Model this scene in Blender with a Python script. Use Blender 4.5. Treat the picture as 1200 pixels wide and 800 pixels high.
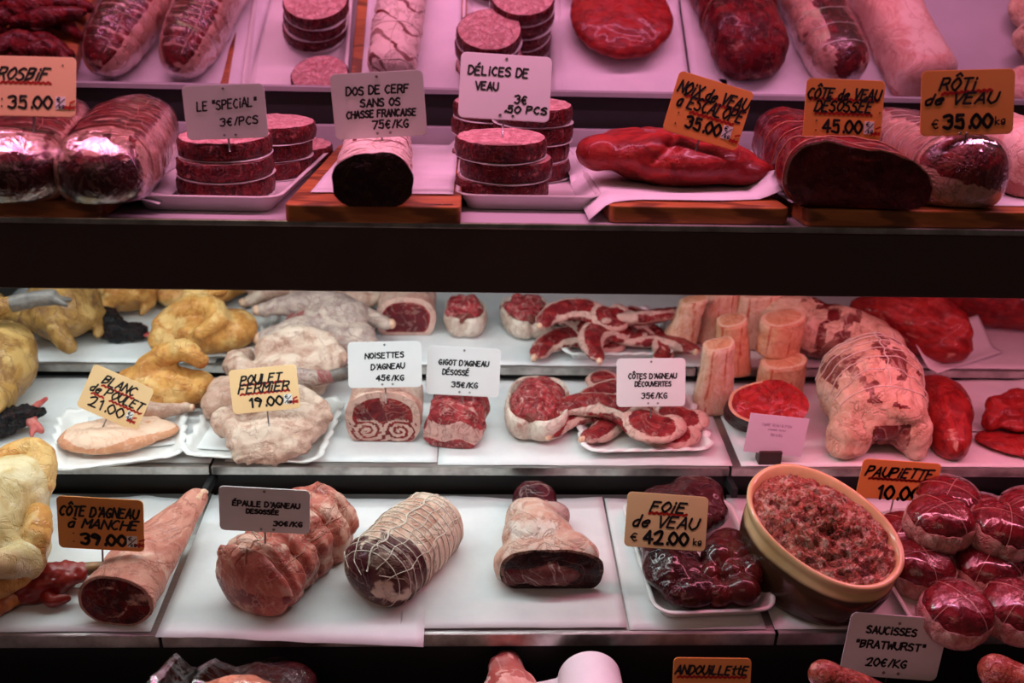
import bpy, bmesh, math, random
import numpy as np
from math import sin, cos, pi, radians, atan2, sqrt, exp
from mathutils import Vector, Matrix, noise

# ------------------------------------------------------------------ camera, light, exposure
SC = bpy.context.scene
COL = SC.collection
for o in list(bpy.data.objects):
    bpy.data.objects.remove(o)
F = 1166.7                                   # focal length in pixels of the 1200 px wide frame
CAM = Vector((0.0, 0.0, 1.55))
TH, PS, RO = radians(18.9), radians(2.5), radians(1.3)
_f = Vector((sin(PS)*cos(TH), cos(PS)*cos(TH), -sin(TH)))
_r = Vector((cos(PS), -sin(PS), 0)); _u = _r.cross(_f)
CR = _r*cos(RO) + _u*sin(RO); CU = _u*cos(RO) - _r*sin(RO); CF = _f
cam = bpy.data.cameras.new('camera'); cam.lens = 35.0; cam.sensor_width = 36.0; cam.sensor_fit = 'HORIZONTAL'
cam.clip_start = 0.02; cam.dof.use_dof = True; cam.dof.focus_distance = 1.20; cam.dof.aperture_fstop = 3.6
camo = bpy.data.objects.new('camera', cam); COL.objects.link(camo)
_m = Matrix((CR, CU, -CF)).transposed().to_4x4(); _m.translation = CAM
camo.matrix_world = _m
SC.camera = camo
SC.view_settings.view_transform = 'Standard'; SC.view_settings.look = 'None'
SC.view_settings.gamma = 1.0; SC.view_settings.use_curve_mapping = False
SC.view_settings.exposure = 0.0

w = bpy.data.worlds.new('shop_room_light'); SC.world = w; w.use_nodes = True
w.node_tree.nodes['Background'].inputs[0].default_value = (1.0, 0.80, 0.70, 1)
w.node_tree.nodes['Background'].inputs[1].default_value = 0.036

def area(name, loc, rot, sx, sy, power, color, spread=180):
    l = bpy.data.lights.new(name, 'AREA'); l.shape = 'RECTANGLE'; l.size = sx; l.size_y = sy
    l.energy = power; l.color = color; l.spread = radians(spread)
    o = bpy.data.objects.new(name, l); COL.objects.link(o); o.location = loc; o.rotation_euler = rot
    return o
T1Z = 1.326
# pink meat lamp above the upper shelf; white and pink tube lamps under the upper shelf's front
area('meat_lamp_upper', (0.05, 1.10, 1.98), (radians(-8), 0, 0), 1.9, 0.05, 9.0, (1.0, 0.35, 0.60), 150)
area('tube_lamp_white', (-0.38, 1.085, 1.240), (radians(14), 0, 0), 1.22, 0.03, 2.3, (0.90, 1.0, 1.0))
area('tube_lamp_pink', (0.66, 1.085, 1.240), (radians(14), 0, 0), 0.78, 0.03, 1.8, (1.0, 0.27, 0.40))
area('tube_lamp_rear_white', (-0.40, 1.36, T1Z-.012), (radians(6), 0, 0), 1.18, 0.03, 1.9, (0.90, 1.0, 1.0))
area('tube_lamp_rear_pink', (0.70, 1.36, T1Z-.012), (radians(6), 0, 0), 0.78, 0.03, .42, (1.0, 0.30, 0.40))
area('shop_ceiling_lamp', (-0.5, -0.9, 2.7), (radians(32), 0, 0), 1.6, 1.0, 4.4, (1.0, 0.60, 0.47))

# ------------------------------------------------------------------ pixels -> places
def ray(px, py):
    return CF + CR*((px-600)/F) + CU*((400-py)/F)
def ptY(px, py, Y):
    d = ray(px, py); return CAM + d*(Y/d.y)
def mpp(p):
    return (Vector(p)-CAM).dot(CF)/F
class Tier:
    def __init__(s, z, y, slope):
        s.o = Vector((0, y, z)); s.a = radians(slope)
        s.ey = Vector((0, cos(s.a), sin(s.a))); s.n = Vector((0, -sin(s.a), cos(s.a)))
        s.rot = Matrix.Rotation(s.a, 4, 'X')
    def pt(s, px, py, h=0.0):
        d = ray(px, py); o = s.o + s.n*h
        t = (o-CAM).dot(s.n)/d.dot(s.n); return CAM + d*t
    def loc(s, px, py, h=0.0):                # coordinates in the plane (x, y)
        p = s.pt(px, py, h) - s.o; return p.x, p.dot(s.ey)
    def at(s, x, y, h=0.0):
        return s.o + Vector((x, 0, 0)) + s.ey*y + s.n*h
    def mat(s, x, y, h=0.0, heading=0.0):
        m = s.rot @ Matrix.Rotation(heading, 4, 'Z'); m.translation = s.at(x, y, h); return m
T1 = Tier(ptY(600, 262, 1.03).z, 1.03, 0)      # upper shelf, flat
T2 = Tier(ptY(600, 547, 1.222).z, 1.222, 8)    # middle step, front
T2B = Tier(ptY(600, 430, 1.462).z, 1.462, 8)   # middle step, back
T3 = Tier(ptY(600, 742, 0.969).z, 0.969, 8)    # lower step
T4 = Tier(T3.o.z-0.085, 0.72, 8)               # bottom step
JX = (-0.348, 0.357)                            # where the steel shelf panels meet

# ------------------------------------------------------------------ objects
def link(o, parent=None):
    COL.objects.link(o)
    if parent is not None: o.parent = parent
    return o
def tagp(o, label, cat, group=None, kind=None):
    if label: o['label'] = label
    if cat: o['category'] = cat
    if group: o['group'] = group
    if kind: o['kind'] = kind
    return o
def thing(name, label, cat, m, group=None):
    o = bpy.data.objects.new(name, None); o.empty_display_size = 0.02
    COL.objects.link(o); o.matrix_world = m
    return tagp(o, label, cat, group)
def mk(name, verts, faces, mat, parent=None, smooth=True, mi=None, attrs=None, label=None):
    me = bpy.data.meshes.new(name)
    me.from_pydata([tuple(v) for v in verts], [], [tuple(f) for f in faces])
    for m in (mat if isinstance(mat, (list, tuple)) else [mat]): me.materials.append(m)
    if mi is not None: me.polygons.foreach_set('material_index', mi)
    me.polygons.foreach_set('use_smooth', [smooth]*len(me.polygons))
    if attrs:
        for k, vals in attrs.items():
            a = me.attributes.new(k, 'FLOAT', 'POINT'); a.data.foreach_set('value', vals)
    me.update()
    o = bpy.data.objects.new(name, me); link(o, parent)
    if label: o['label'] = label
    return o
def structure(o):
    o['kind'] = 'structure'; return o
def dup_tree(o, m, label=None, parent=None):
    c = o.copy(); COL.objects.link(c)
    if parent is None: c.matrix_world = m
    else: c.parent = parent
    if label: c['label'] = label
    for ch in list(o.children): dup_tree(ch, None, None, c)
    return c

# ------------------------------------------------------------------ materials
def nodes(name):
    m = bpy.data.materials.new(name); m.use_nodes = True
    nt = m.node_tree; b = nt.nodes['Principled BSDF']
    return m, nt, b
def N(nt, t, **kw):
    n = nt.nodes.new(t)
    for k, v in kw.items():
        if hasattr(n, k) and k not in n.inputs: setattr(n, k, v)
        else: n.inputs[k].default_value = v
    return n
def rgba(c): return (c[0], c[1], c[2], 1.0)
def srgb(r, g, b):
    f = lambda c: (c/255/12.92 if c/255 < .04045 else ((c/255+.055)/1.055)**2.4)
    return (f(r), f(g), f(b))
def mixc(nt, fac, a, b):
    n = nt.nodes.new('ShaderNodeMix'); n.data_type = 'RGBA'
    for sock, val in ((n.inputs[0], fac), (n.inputs[6], a), (n.inputs[7], b)):
        if isinstance(val, bpy.types.NodeSocket): nt.links.new(val, sock)
        elif isinstance(val, tuple): sock.default_value = rgba(val)
        else: sock.default_value = val
    return n.outputs[2]
def mapr(nt, v, a, b, c=0.0, d=1.0):
    n = nt.nodes.new('ShaderNodeMapRange'); n.interpolation_type = 'SMOOTHSTEP'
    nt.links.new(v, n.inputs[0])
    for i, x in enumerate((a, b, c, d)): n.inputs[i+1].default_value = x
    return n.outputs[0]
def mth(nt, op, a, b):
    n = nt.nodes.new('ShaderNodeMath'); n.operation = op
    for i, v in enumerate((a, b)):
        if isinstance(v, bpy.types.NodeSocket): nt.links.new(v, n.inputs[i])
        else: n.inputs[i].default_value = v
    return n.outputs[0]
def nz(nt, co, scale, detail=4, rough=.6, dist=0.0):
    n = N(nt, 'ShaderNodeTexNoise'); n.inputs['Scale'].default_value = scale
    n.inputs['Detail'].default_value = detail; n.inputs['Roughness'].default_value = rough
    n.inputs['Distortion'].default_value = dist
    nt.links.new(co, n.inputs['Vector']); return n.outputs[0]
def coords(nt, scale=None):
    tc = nt.nodes.new('ShaderNodeTexCoord'); o = tc.outputs['Object']
    if scale:
        mp = nt.nodes.new('ShaderNodeMapping'); mp.inputs['Scale'].default_value = scale
        nt.links.new(o, mp.inputs['Vector']); o = mp.outputs[0]
    return o
def bumpit(nt, b, h, dist, strength=1.0):
    n = nt.nodes.new('ShaderNodeBump'); n.inputs['Distance'].default_value = dist
    n.inputs['Strength'].default_value = strength
    nt.links.new(h, n.inputs['Height']); nt.links.new(n.outputs[0], b.inputs['Normal'])
_mc = {}
def plain(name, c, rough=.5, c2=None, sc=30, bump=0.0, metal=0.0, streak=None, spec=.5, coat=0.0):
    if name in _mc: return _mc[name]
    m, nt, b = nodes(name); co = coords(nt, streak)
    n = nz(nt, co, sc)
    c2 = c2 or tuple(x*.8 for x in c)
    nt.links.new(mixc(nt, mapr(nt, n, .3, .7), c, c2), b.inputs['Base Color'])
    b.inputs['Roughness'].default_value = rough; b.inputs['Metallic'].default_value = metal
    b.inputs['Specular IOR Level'].default_value = spec; b.inputs['Coat Weight'].default_value = coat
    if bump: bumpit(nt, b, n, bump)
    _mc[name] = m; return m
def meat(name, a, b2, fat, alt=(.1, .02, .02), sc=45, k=.9, fs=1.3, rough=.33, bump=.0012, streak=None, wet=.25, sss=0.0, edge=.12, mott=(.40, .60), veins=.38, crease_shade=.30):
    """a, b2: the two muscle tones; fat and alt are mixed in where the mesh attributes of that name say so, with ragged edges"""
    if name in _mc: return _mc[name]
    m, nt, b = nodes(name); co = coords(nt, streak); c0 = coords(nt)
    n1 = nz(nt, co, sc, 5, .62, .5)
    col = mixc(nt, mapr(nt, n1, *mott), a, b2)
    n2 = nz(nt, co, sc*fs, 4, .6, .8)
    for nm, c in (('fat', fat), ('alt', alt)):
        at = N(nt, 'ShaderNodeAttribute', attribute_name=nm)
        s = mth(nt, 'ADD', at.outputs['Fac'], mth(nt, 'MULTIPLY', mth(nt, 'SUBTRACT', n2, .5), k))
        col = mixc(nt, mapr(nt, s, .5-edge, .5+edge), col, c)
    # slow blotches over everything
    n4 = nz(nt, c0, sc*.4, 3)
    col = mixc(nt, mapr(nt, n4, .35, .7, 0.0, .32), col, a)
    # thin pale membranes and creases shaded into the colour as dark lines
    nv = nz(nt, c0, sc*.55, 3, .55, 1.2); dv = mth(nt, 'ABSOLUTE', mth(nt, 'SUBTRACT', nv, .5), 0)
    col = mixc(nt, mapr(nt, dv, .0, .030, veins, 0.0), col, fat)
    nd = nz(nt, c0, sc*.75, 4, .6, .6); dd = mth(nt, 'ABSOLUTE', mth(nt, 'SUBTRACT', nd, .47), 0)
    col = mixc(nt, mapr(nt, dd, .0, .028, crease_shade, 0.0), col, alt)
    nt.links.new(col, b.inputs['Base Color'])
    nr = mapr(nt, nz(nt, c0, sc*.7, 3), .3, .7, rough*.75, rough*1.35)
    nt.links.new(nr, b.inputs['Roughness'])
    b.inputs['Specular IOR Level'].default_value = .18
    b.inputs['Coat Weight'].default_value = wet*.6; b.inputs['Coat Roughness'].default_value = .09
    if sss:
        b.inputs['Subsurface Weight'].default_value = sss; b.inputs['Subsurface Radius'].default_value = (1, .35, .2)
        b.inputs['Subsurface Scale'].default_value = .006
    if bump: bumpit(nt, b, mth(nt, 'ADD', mth(nt, 'ADD', n1, mth(nt, 'MULTIPLY', nz(nt, c0, sc*3, 3), .45)), mth(nt, 'MULTIPLY', mapr(nt, dd, .0, .05), .35)), bump*2.4)
    _mc[name] = m; return m
def wood(name, a, b2, c):
    if name in _mc: return _mc[name]
    m, nt, b = nodes(name); co = coords(nt, (3.0, 26, 26))
    n1 = nz(nt, co, 2.4, 3, .5, 1.6)
    wv = N(nt, 'ShaderNodeTexWave'); wv.inputs['Scale'].default_value = .9; wv.inputs['Distortion'].default_value = 7
    wv.inputs['Detail'].default_value = 3; wv.inputs['Detail Scale'].default_value = 1.3; nt.links.new(co, wv.inputs['Vector'])
    col = mixc(nt, mapr(nt, n1, .3, .7), a, b2)
    col = mixc(nt, mapr(nt, wv.outputs[1], .62, .95, 0, .75), col, c)
    nt.links.new(col, b.inputs['Base Color']); b.inputs['Roughness'].default_value = .42
    bumpit(nt, b, n1, .0004); _mc[name] = m; return m
def brushed(name, c, rough=.3):
    if name in _mc: return _mc[name]
    m, nt, b = nodes(name); co = coords(nt, (1.5, 160, 160))
    n1 = nz(nt, co, 4, 4)
    nt.links.new(mixc(nt, mapr(nt, n1, .3, .7), c, tuple(x*.72 for x in c)), b.inputs['Base Color'])
    b.inputs['Metallic'].default_value = .9; b.inputs['Roughness'].default_value = rough
    bumpit(nt, b, n1, .0002); _mc[name] = m; return m
def film(name, tint=(1, 1, 1), amount=.22, sc=34):
    if name in _mc: return _mc[name]
    m = bpy.data.materials.new(name); m.use_nodes = True; nt = m.node_tree; nt.nodes.clear()
    out = nt.nodes.new('ShaderNodeOutputMaterial'); mx = nt.nodes.new('ShaderNodeMixShader')
    tr = nt.nodes.new('ShaderNodeBsdfTransparent'); gl = nt.nodes.new('ShaderNodeBsdfGlossy')
    gl.inputs['Roughness'].default_value = .09; gl.inputs['Color'].default_value = rgba(tint)
    co = coords(nt, (1, 1, 1)); n1 = nz(nt, co, sc, 4, .55, 2.0)
    bp = nt.nodes.new('ShaderNodeBump'); bp.inputs['Distance'].default_value = .0026; nt.links.new(n1, bp.inputs['Height'])
    nt.links.new(bp.outputs[0], gl.inputs['Normal'])
    fr = nt.nodes.new('ShaderNodeFresnel'); fr.inputs['IOR'].default_value = 1.4; nt.links.new(bp.outputs[0], fr.inputs['Normal'])
    nt.links.new(mth(nt, 'MINIMUM', mth(nt, 'ADD', mth(nt, 'MULTIPLY', fr.outputs[0], .38), amount*.05), .6), mx.inputs[0])
    nt.links.new(tr.outputs[0], mx.inputs[1]); nt.links.new(gl.outputs[0], mx.inputs[2]); nt.links.new(mx.outputs[0], out.inputs[0])
    _mc[name] = m; return m

WHITE = plain('white_enamel_tray', (.80, .80, .78), .25, (.74, .74, .72), 12)
PAPERM = plain('white_butcher_paper', (.80, .82, .82), .6, (.72, .75, .76), 18, .0006)
PLATE = plain('white_card_plate', (.84, .84, .82), .55, (.78, .78, .76), 40)
STEEL = brushed('brushed_steel', (.55, .54, .52))
STEELB = plain('bright_worn_steel_edge', (.62, .60, .57), .28, (.30, .28, .26), 22, .0002, .9)
DARK = plain('dark_brown_panel', (.068, .041, .036), .32, (.052, .034, .032), 5)
BLACK = plain('black_recess', (.006, .007, .008), .6)
CARDW = plain('white_plastic_card', (.84, .84, .84), .35, (.80, .80, .80), 9)
CARDP = plain('peach_plastic_card', srgb(246, 208, 156), .38, srgb(240, 200, 148), 9)
CARDTINT = plain('lamp_tinted_peach_card', srgb(240, 160, 84), .38, srgb(234, 150, 76), 9)  # the peach card again, with the lamps' tint put into its colour
INK = plain('black_marker_ink', (.008, .008, .010), .45, (.015, .015, .02), 90)
REDINK = plain('red_marker_ink', (.55, .02, .015), .45, (.42, .015, .012), 90)
PINM = plain('steel_pin', (.35, .33, .32), .3, (.25, .24, .23), 60, 0, .9)
STRING = plain('white_butcher_string', (.78, .70, .60), .7, (.66, .56, .46), 300)
WOOD = wood('olive_wood', (.50, .17, .045), (.34, .10, .028), (.10, .028, .010))
CLING = film('cling_film')
# ------------------------------------------------------------------ mesh helpers
def fnoise(p, sc, seed=0.0, octv=3):
    return noise.fractal(Vector(p)*sc + Vector((seed*7.3, seed*3.1, seed*5.7)), 0.8, 2.0, octv)
def smooth_path(pts, n=6, closed=False):
    pts = [Vector(p) for p in pts]; m = len(pts)
    if m < 3: return pts
    out = []
    for i in range(m if closed else m-1):
        g = (lambda k: pts[k % m]) if closed else (lambda k: pts[min(max(k, 0), m-1)])
        p0, p1, p2, p3 = g(i-1), g(i), g(i+1), g(i+2)
        for j in range(n):
            t = j/n
            out.append(.5*((2*p1)+(p2-p0)*t+(2*p0-5*p1+4*p2-p3)*t*t+(3*p1-p0-3*p2+p3)*t**3))
    if not closed: out.append(pts[-1])
    return out
def tube_geo(paths, r, sides=6):
    V, Fa = [], []
    for path, closed in paths:
        path = [Vector(p) for p in path]; m = len(path)
        if m < 2: continue
        b0 = len(V); prev = None
        for i, p in enumerate(path):
            if closed: d = path[(i+1) % m]-path[i-1]
            else: d = path[min(i+1, m-1)]-path[max(i-1, 0)]
            if d.length < 1e-9: d = Vector((1, 0, 0))
            d.normalize()
            a = (prev - d*prev.dot(d)) if prev is not None else d.orthogonal()
            if a.length < 1e-6: a = d.orthogonal()
            a.normalize(); prev = a; c = d.cross(a)
            rr = r[i] if isinstance(r, (list, tuple)) else r
            for k in range(sides):
                t = 2*pi*k/sides; V.append(p + a*(cos(t)*rr) + c*(sin(t)*rr))
        for i in range(m if closed else m-1):
            j = (i+1) % m
            for k in range(sides):
                k2 = (k+1) % sides
                Fa.append((b0+i*sides+k, b0+j*sides+k, b0+j*sides+k2, b0+i*sides+k2))
        if not closed:
            Fa.append(tuple(b0+k for k in reversed(range(sides)))); Fa.append(tuple(b0+(m-1)*sides+k for k in range(sides)))
    return V, Fa
def tube(name, paths, r, mat, parent=None, sides=6, label=None):
    if paths and not isinstance(paths[0], tuple): paths = [(paths, False)]
    if paths and isinstance(paths[0], tuple) and not isinstance(paths[0][1], bool): paths = [(paths, False)]
    V, Fa = tube_geo(paths, r, sides)
    return mk(name, V, Fa, mat, parent, label=label)
def box_geo(x0, x1, y0, y1, z0, z1, bev=.002, seg=2):
    bm = bmesh.new(); bmesh.ops.create_cube(bm, size=1)
    for v in bm.verts:
        v.co = Vector((x0+(v.co.x+.5)*(x1-x0), y0+(v.co.y+.5)*(y1-y0), z0+(v.co.z+.5)*(z1-z0)))
    if bev: bmesh.ops.bevel(bm, geom=bm.edges[:], offset=bev, segments=seg, affect='EDGES', profile=.5)
    V = [v.co.copy() for v in bm.verts]; bm.verts.index_update()
    Fa = [[v.index for v in f.verts] for f in bm.faces]; bm.free(); return V, Fa
def box(name, b, mat, parent=None, bev=.002, m=None, label=None):
    V, Fa = box_geo(*b, bev=bev); o = mk(name, V, Fa, mat, parent, smooth=False, label=label)
    if m is not None: o.matrix_world = m
    return o
def rrect(w, l, c, n=6, e=None):
    pts = []
    for (sx, sy, a0) in ((1, 1, 0), (-1, 1, pi/2), (-1, -1, pi), (1, -1, 3*pi/2)):
        for k in range(n+1):
            a = a0 + pi/2*k/n
            pts.append((sx*(w/2-c)+cos(a)*c, sy*(l/2-c)+sin(a)*c))
    return pts
def rings_geo(rings, cap0=True, cap1=True):
    n = len(rings[0]); V = [p for r in rings for p in r]; Fa = []
    for i in range(len(rings)-1):
        for k in range(n):
            k2 = (k+1) % n; Fa.append((i*n+k, i*n+k2, (i+1)*n+k2, (i+1)*n+k))
    if cap0: Fa.append(tuple(reversed(range(n))))
    if cap1: Fa.append(tuple(range((len(rings)-1)*n, len(rings)*n)))
    return V, Fa
def tray_mesh(name, w, l, h, mat, parent=None, corner=.02, flare=.012, wave=0.0, nw=60, th=.0022, lip=.004):
    """rectangular tray with sloping sides, rim and rounded corners; wave > 0 gives the crimped rim of a card plate"""
    def ring(gw, z, wv=0.0):
        base = rrect(w+gw*2, l+gw*2, max(corner+gw, .003), 8)
        # resample evenly
        P = [Vector((x, y, 0)) for x, y in base]; P.append(P[0].copy())
        d = [0]
        for i in range(1, len(P)): d.append(d[-1]+(P[i]-P[i-1]).length)
        out = []; j = 0; M_ = 160
        for k in range(M_):
            t = d[-1]*k/M_
            while d[j+1] < t: j += 1
            q = P[j].lerp(P[j+1], (t-d[j])/max(d[j+1]-d[j], 1e-9))
            s = sin(2*pi*nw*k/M_/ (1 if nw else 1)) if wv else 0
            dirv = q.normalized()
            out.append(Vector((q.x, q.y, z)) + dirv*(wv*s*.8) + Vector((0, 0, wv*s*.6)))
        return out
    R = [ring(-flare-.004, 0), ring(-flare, .0006), ring(-.002, h*.85, wave*.6), ring(0, h, wave), ring(lip, h+.0004, wave), ring(lip, h+th, wave), ring(-.0008, h+th, wave),
         ring(-.0035, h*.8, wave*.6), ring(-flare-.002, th+.0008), ring(-flare-.006, th)]
    V, Fa = rings_geo(R); return mk(name, V, Fa, mat, parent)
def sheet(name, w, l, mat, parent=None, nx=24, ny=24, wave=.0015, seed=0, th=.0004, lift=None, edge=None):
    """thin paper sheet, waved a little; lift(x, y) raises or drops it, edge(x, y) nudges outline points"""
    V, Fa = [], []
    for s in (0, 1):
        for j in range(ny+1):
            for i in range(nx+1):
                x = (i/nx-.5)*w; y = (j/ny-.5)*l
                z = wave*(.6+fnoise((x, y, 0), 14, seed)) + (lift(x, y) if lift else 0) + th*s
                ex, ey_ = edge(x, y) if edge else (0, 0)
                V.append((x+ex, y+ey_, max(z, .0002) if not lift else z))
    n = (nx+1)*(ny+1)
    for j in range(ny):
        for i in range(nx):
            a = j*(nx+1)+i; q = (a, a+1, a+nx+2, a+nx+1)
            Fa.append(tuple(n+k for k in q)); Fa.append(tuple(reversed(q)))
    loop = [i for i in range(nx+1)] + [j*(nx+1)+nx for j in range(1, ny+1)] + [ny*(nx+1)+i for i in range(nx-1, -1, -1)] + [j*(nx+1) for j in range(ny-1, 0, -1)]
    for i, a in enumerate(loop):
        b = loop[(i+1) % len(loop)]; Fa.append((a, b, n+b, n+a))
    return mk(name, V, Fa, mat, parent)

class Roll:
    """a roast lying along local +x, resting on z = 0; S(u, v) is its surface"""
    def __init__(s, L, W, H, ex=2.3, ra=0.0, rb=0.25, taper=None, pinch=(), pk=.05, pw=.018, vp=(), vk=.05, amp=.003, sc=22, seed=0, foot=.12, bend=None, axis=.5, shear=0.0, slant=0.0):
        s.__dict__.update(locals()); del s.__dict__['s']
    def end(s, u):
        e = 1.0
        if s.ra and u < s.ra: e = sqrt(max(0, 1-((s.ra-u)/s.ra)**2))
        if s.rb and u > 1-s.rb: e = min(e, sqrt(max(0, 1-((u-1+s.rb)/s.rb)**2)))
        return max(e, .015)
    def S(s, u, v, off=0.0):
        e = s.end(u); tw, th = s.taper(u) if s.taper else (1, 1)
        k = 1.0
        for pu in s.pinch: k -= s.pk*exp(-((u-pu)/s.pw)**2)
        for pv in s.vp:
            dv = (v-pv+pi) % (2*pi)-pi; k -= s.vk*exp(-(dv/.14)**2)
        W2 = s.W/2*tw*e*k; H2 = s.H*(.5+s.foot/2)*th*e*k
        c, d = cos(v), sin(v); q = 2/s.ex
        y = W2*math.copysign(abs(c)**q, c); z = H2*math.copysign(abs(d)**q, d)
        x = s.L*(u-.5)
        cz = s.H*(.5-s.foot/2)*(th*.75+.25)
        p = Vector((x+s.shear*(z/s.H), y, z+cz))
        if s.bend: bx = s.bend(u); p.y += bx[0]; p.z += bx[1]
        nrm = Vector((0, y/max(W2, 1e-5)/max(W2, 1e-4), z/max(H2, 1e-5)/max(H2, 1e-4)))
        if nrm.length > 0: nrm.normalize()
        if s.amp: p += nrm*(s.amp*fnoise(p, s.sc, s.seed)*(.35+.65*e))
        p += nrm*off
        if s.slant: p.z *= 1+s.slant*p.y/(s.W/2)
        if p.z < .0006+off*.5: p.z = .0006+off*.5
        return p
    def grid(s, nu=56, nv=48):
        us = []
        for i in range(nu+1):
            t = i/nu
            us.append(t)
        if s.ra: us = sorted(set(us+[s.ra*(1-cos(pi/2*k/8)) for k in range(9)]))
        if s.rb: us = sorted(set(us+[1-s.rb*(1-cos(pi/2*k/8)) for k in range(9)]))
        return us, [2*pi*k/nv for k in range(nv)]
    def body(s, name, mat, root, fat=None, alt=None, nu=56, nv=48, off=0.0, label=None, close0=True, close1=True):
        us, vs = s.grid(nu, nv); V = []; fa = []; al = []
        for u in us:
            for v in vs:
                p = s.S(u, v, off); V.append(p)
                fa.append(fat(u, v, p) if fat else 0.0); al.append(alt(u, v, p) if alt else 0.0)
        n = len(vs); Fa = []
        for i in range(len(us)-1):
            for k in range(n):
                k2 = (k+1) % n; Fa.append((i*n+k, (i+1)*n+k, (i+1)*n+k2, i*n+k2))
        if close0: Fa.append(tuple(range(n)))
        if close1: Fa.append(tuple(reversed(range((len(us)-1)*n, len(us)*n))))
        return mk(name, V, Fa, mat, root, attrs={'fat': fa, 'alt': al}, label=label)
    def face(s, name, mat, root, u=0.0, fat=None, alt=None, bulge=.004, nr=18, nv=64, label=None, inset=0.0, rough=.0012):
        d = -1 if u < .5 else 1
        edge = [s.S(u, 2*pi*k/nv) for k in range(nv)]
        c = sum(edge, Vector())/nv; V = [c+Vector((d*bulge, 0, 0))]; fa = [fat(0, 0, 0) if fat else 0]; al = [alt(0, 0, 0) if alt else 0]
        hw = max(abs(p.y-c.y) for p in edge); hh = max(abs(p.z-c.z) for p in edge)
        for r in range(1, nr+1):
            t = r/nr
            for p in edge:
                q = c.lerp(p, t*(1-inset)); q.x += d*(bulge*(1-t*t)+.0004+rough*fnoise(q, 70, s.seed+3)*(1-t**6))
                V.append(q); yn, zn = (q.y-c.y)/hw, (q.z-c.z)/hh
                fa.append(fat(yn, zn, t) if fat else 0); al.append(alt(yn, zn, t) if alt else 0)
        Fa = []
        for k in range(nv):
            k2 = (k+1) % nv; Fa.append((0, 1+k2, 1+k) if d < 0 else (0, 1+k, 1+k2))
            for r in range(nr-1):
                a, b = 1+r*nv+k, 1+r*nv+k2; c_, d_ = b+nv, a+nv
                Fa.append((a, b, c_, d_) if d < 0 else (d_, c_, b, a))
        return mk(name, V, Fa, mat, root, attrs={'fat': fa, 'alt': al}, label=label)
    def strings(s, name, root, us=(), vs=(), r=.0009, mat=None, off=.0006, u0=.04, u1=.96, jit=.006, extra=(), label=None, skew=0.0):
        P = []; rnd = random.Random(s.seed+11)
        for u in us:
            j = rnd.uniform(-jit, jit); ph = rnd.uniform(0, 6)
            P.append(([s.S(min(max(u+j*sin(2*pi*k/48+ph)+skew*sin(2*pi*k/48), .003), .997), 2*pi*k/48, off) for k in range(48)], True))
        for v in vs:
            ph = rnd.uniform(0, 6)
            P.append(([s.S(u0+(u1-u0)*k/50, v+.05*sin(k*.5+ph), off) for k in range(51)], False))
        for pth in extra: P.append(([s.S(u, v, off) for u, v in pth], False))
        return tube(name, P, r, mat or STRING, root, 5, label=label)

def sph(c, r, rot=None):
    bm = bmesh.new(); bmesh.ops.create_icosphere(bm, subdivisions=3, radius=1)
    if not isinstance(r, (tuple, list)): r = (r, r, r)
    R = Matrix.Rotation(rot[0], 3, 'X') if False else None
    m = Matrix.Identity(3)
    if rot: m = Matrix.Rotation(rot[2], 3, 'Z') @ Matrix.Rotation(rot[1], 3, 'Y') @ Matrix.Rotation(rot[0], 3, 'X')
    V = [m @ Vector((v.co.x*r[0], v.co.y*r[1], v.co.z*r[2])) + Vector(c) for v in bm.verts]
    bm.verts.index_update(); Fa = [[v.index for v in f.verts] for f in bm.faces]; bm.free(); return V, Fa
def limb(pts, rad, n=5):
    """tapered limb along a smoothed path with round ends"""
    P = smooth_path(pts, n); m = len(P); k = len(pts); R = []
    for i in range(m):
        t = i/(m-1)*(k-1); a = int(min(t, k-2)); R.append(rad[a]+(rad[a+1]-rad[a])*(t-a))
    V, Fa = tube_geo([(P, False)], R, 14)
    for p, r in ((P[0], R[0]), (P[-1], R[-1])):
        v2, f2 = sph(p, r*.99); b = len(V); V += v2; Fa += [[b+q for q in f] for f in f2]
    return V, Fa
def join(prims):
    V, Fa = [], []
    for v, f in prims:
        b = len(V); V += list(v); Fa += [[b+q for q in x] for x in f]
    return V, Fa
def union(name, prims, voxel, mat, root, smooth=6, amp=.0015, sc=40, seed=0, foot=True, fat=None, alt=None, fold=None, label=None, octv=3):
    """one continuous organic surface from overlapping volumes"""
    V, Fa = join(prims)
    me = bpy.data.meshes.new('raw'); me.from_pydata([tuple(v) for v in V], [], Fa)
    t = bpy.data.objects.new('raw', me); COL.objects.link(t)
    md = t.modifiers.new('r', 'REMESH'); md.mode = 'VOXEL'; md.voxel_size = voxel
    if smooth:
        sm = t.modifiers.new('s', 'SMOOTH'); sm.factor = .6; sm.iterations = smooth
    dg = bpy.context.evaluated_depsgraph_get(); dg.update()
    out = bpy.data.meshes.new_from_object(t.evaluated_get(dg))
    bpy.data.objects.remove(t); bpy.data.meshes.remove(me)
    out.name = name; fa = []; al = []
    nrm = [v.normal.copy() for v in out.vertices]
    for v, n in zip(out.vertices, nrm):
        p = v.co.copy()
        d = amp*fnoise(p, sc, seed, octv) if amp else 0
        if fold: d += fold(p, n)
        p += n*d
        if foot and p.z < .0006: p.z = .0006
        v.co = p; fa.append(fat(p, n) if fat else 0.0); al.append(alt(p, n) if alt else 0.0)
    for k, vals in (('fat', fa), ('alt', al)):
        a = out.attributes.new(k, 'FLOAT', 'POINT'); a.data.foreach_set('value', vals)
    out.polygons.foreach_set('use_smooth', [True]*len(out.polygons))
    out.materials.clear(); out.materials.append(mat); out.update()
    o = bpy.data.objects.new(name, out); link(o, root)
    if label: o['label'] = label
    return o
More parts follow.
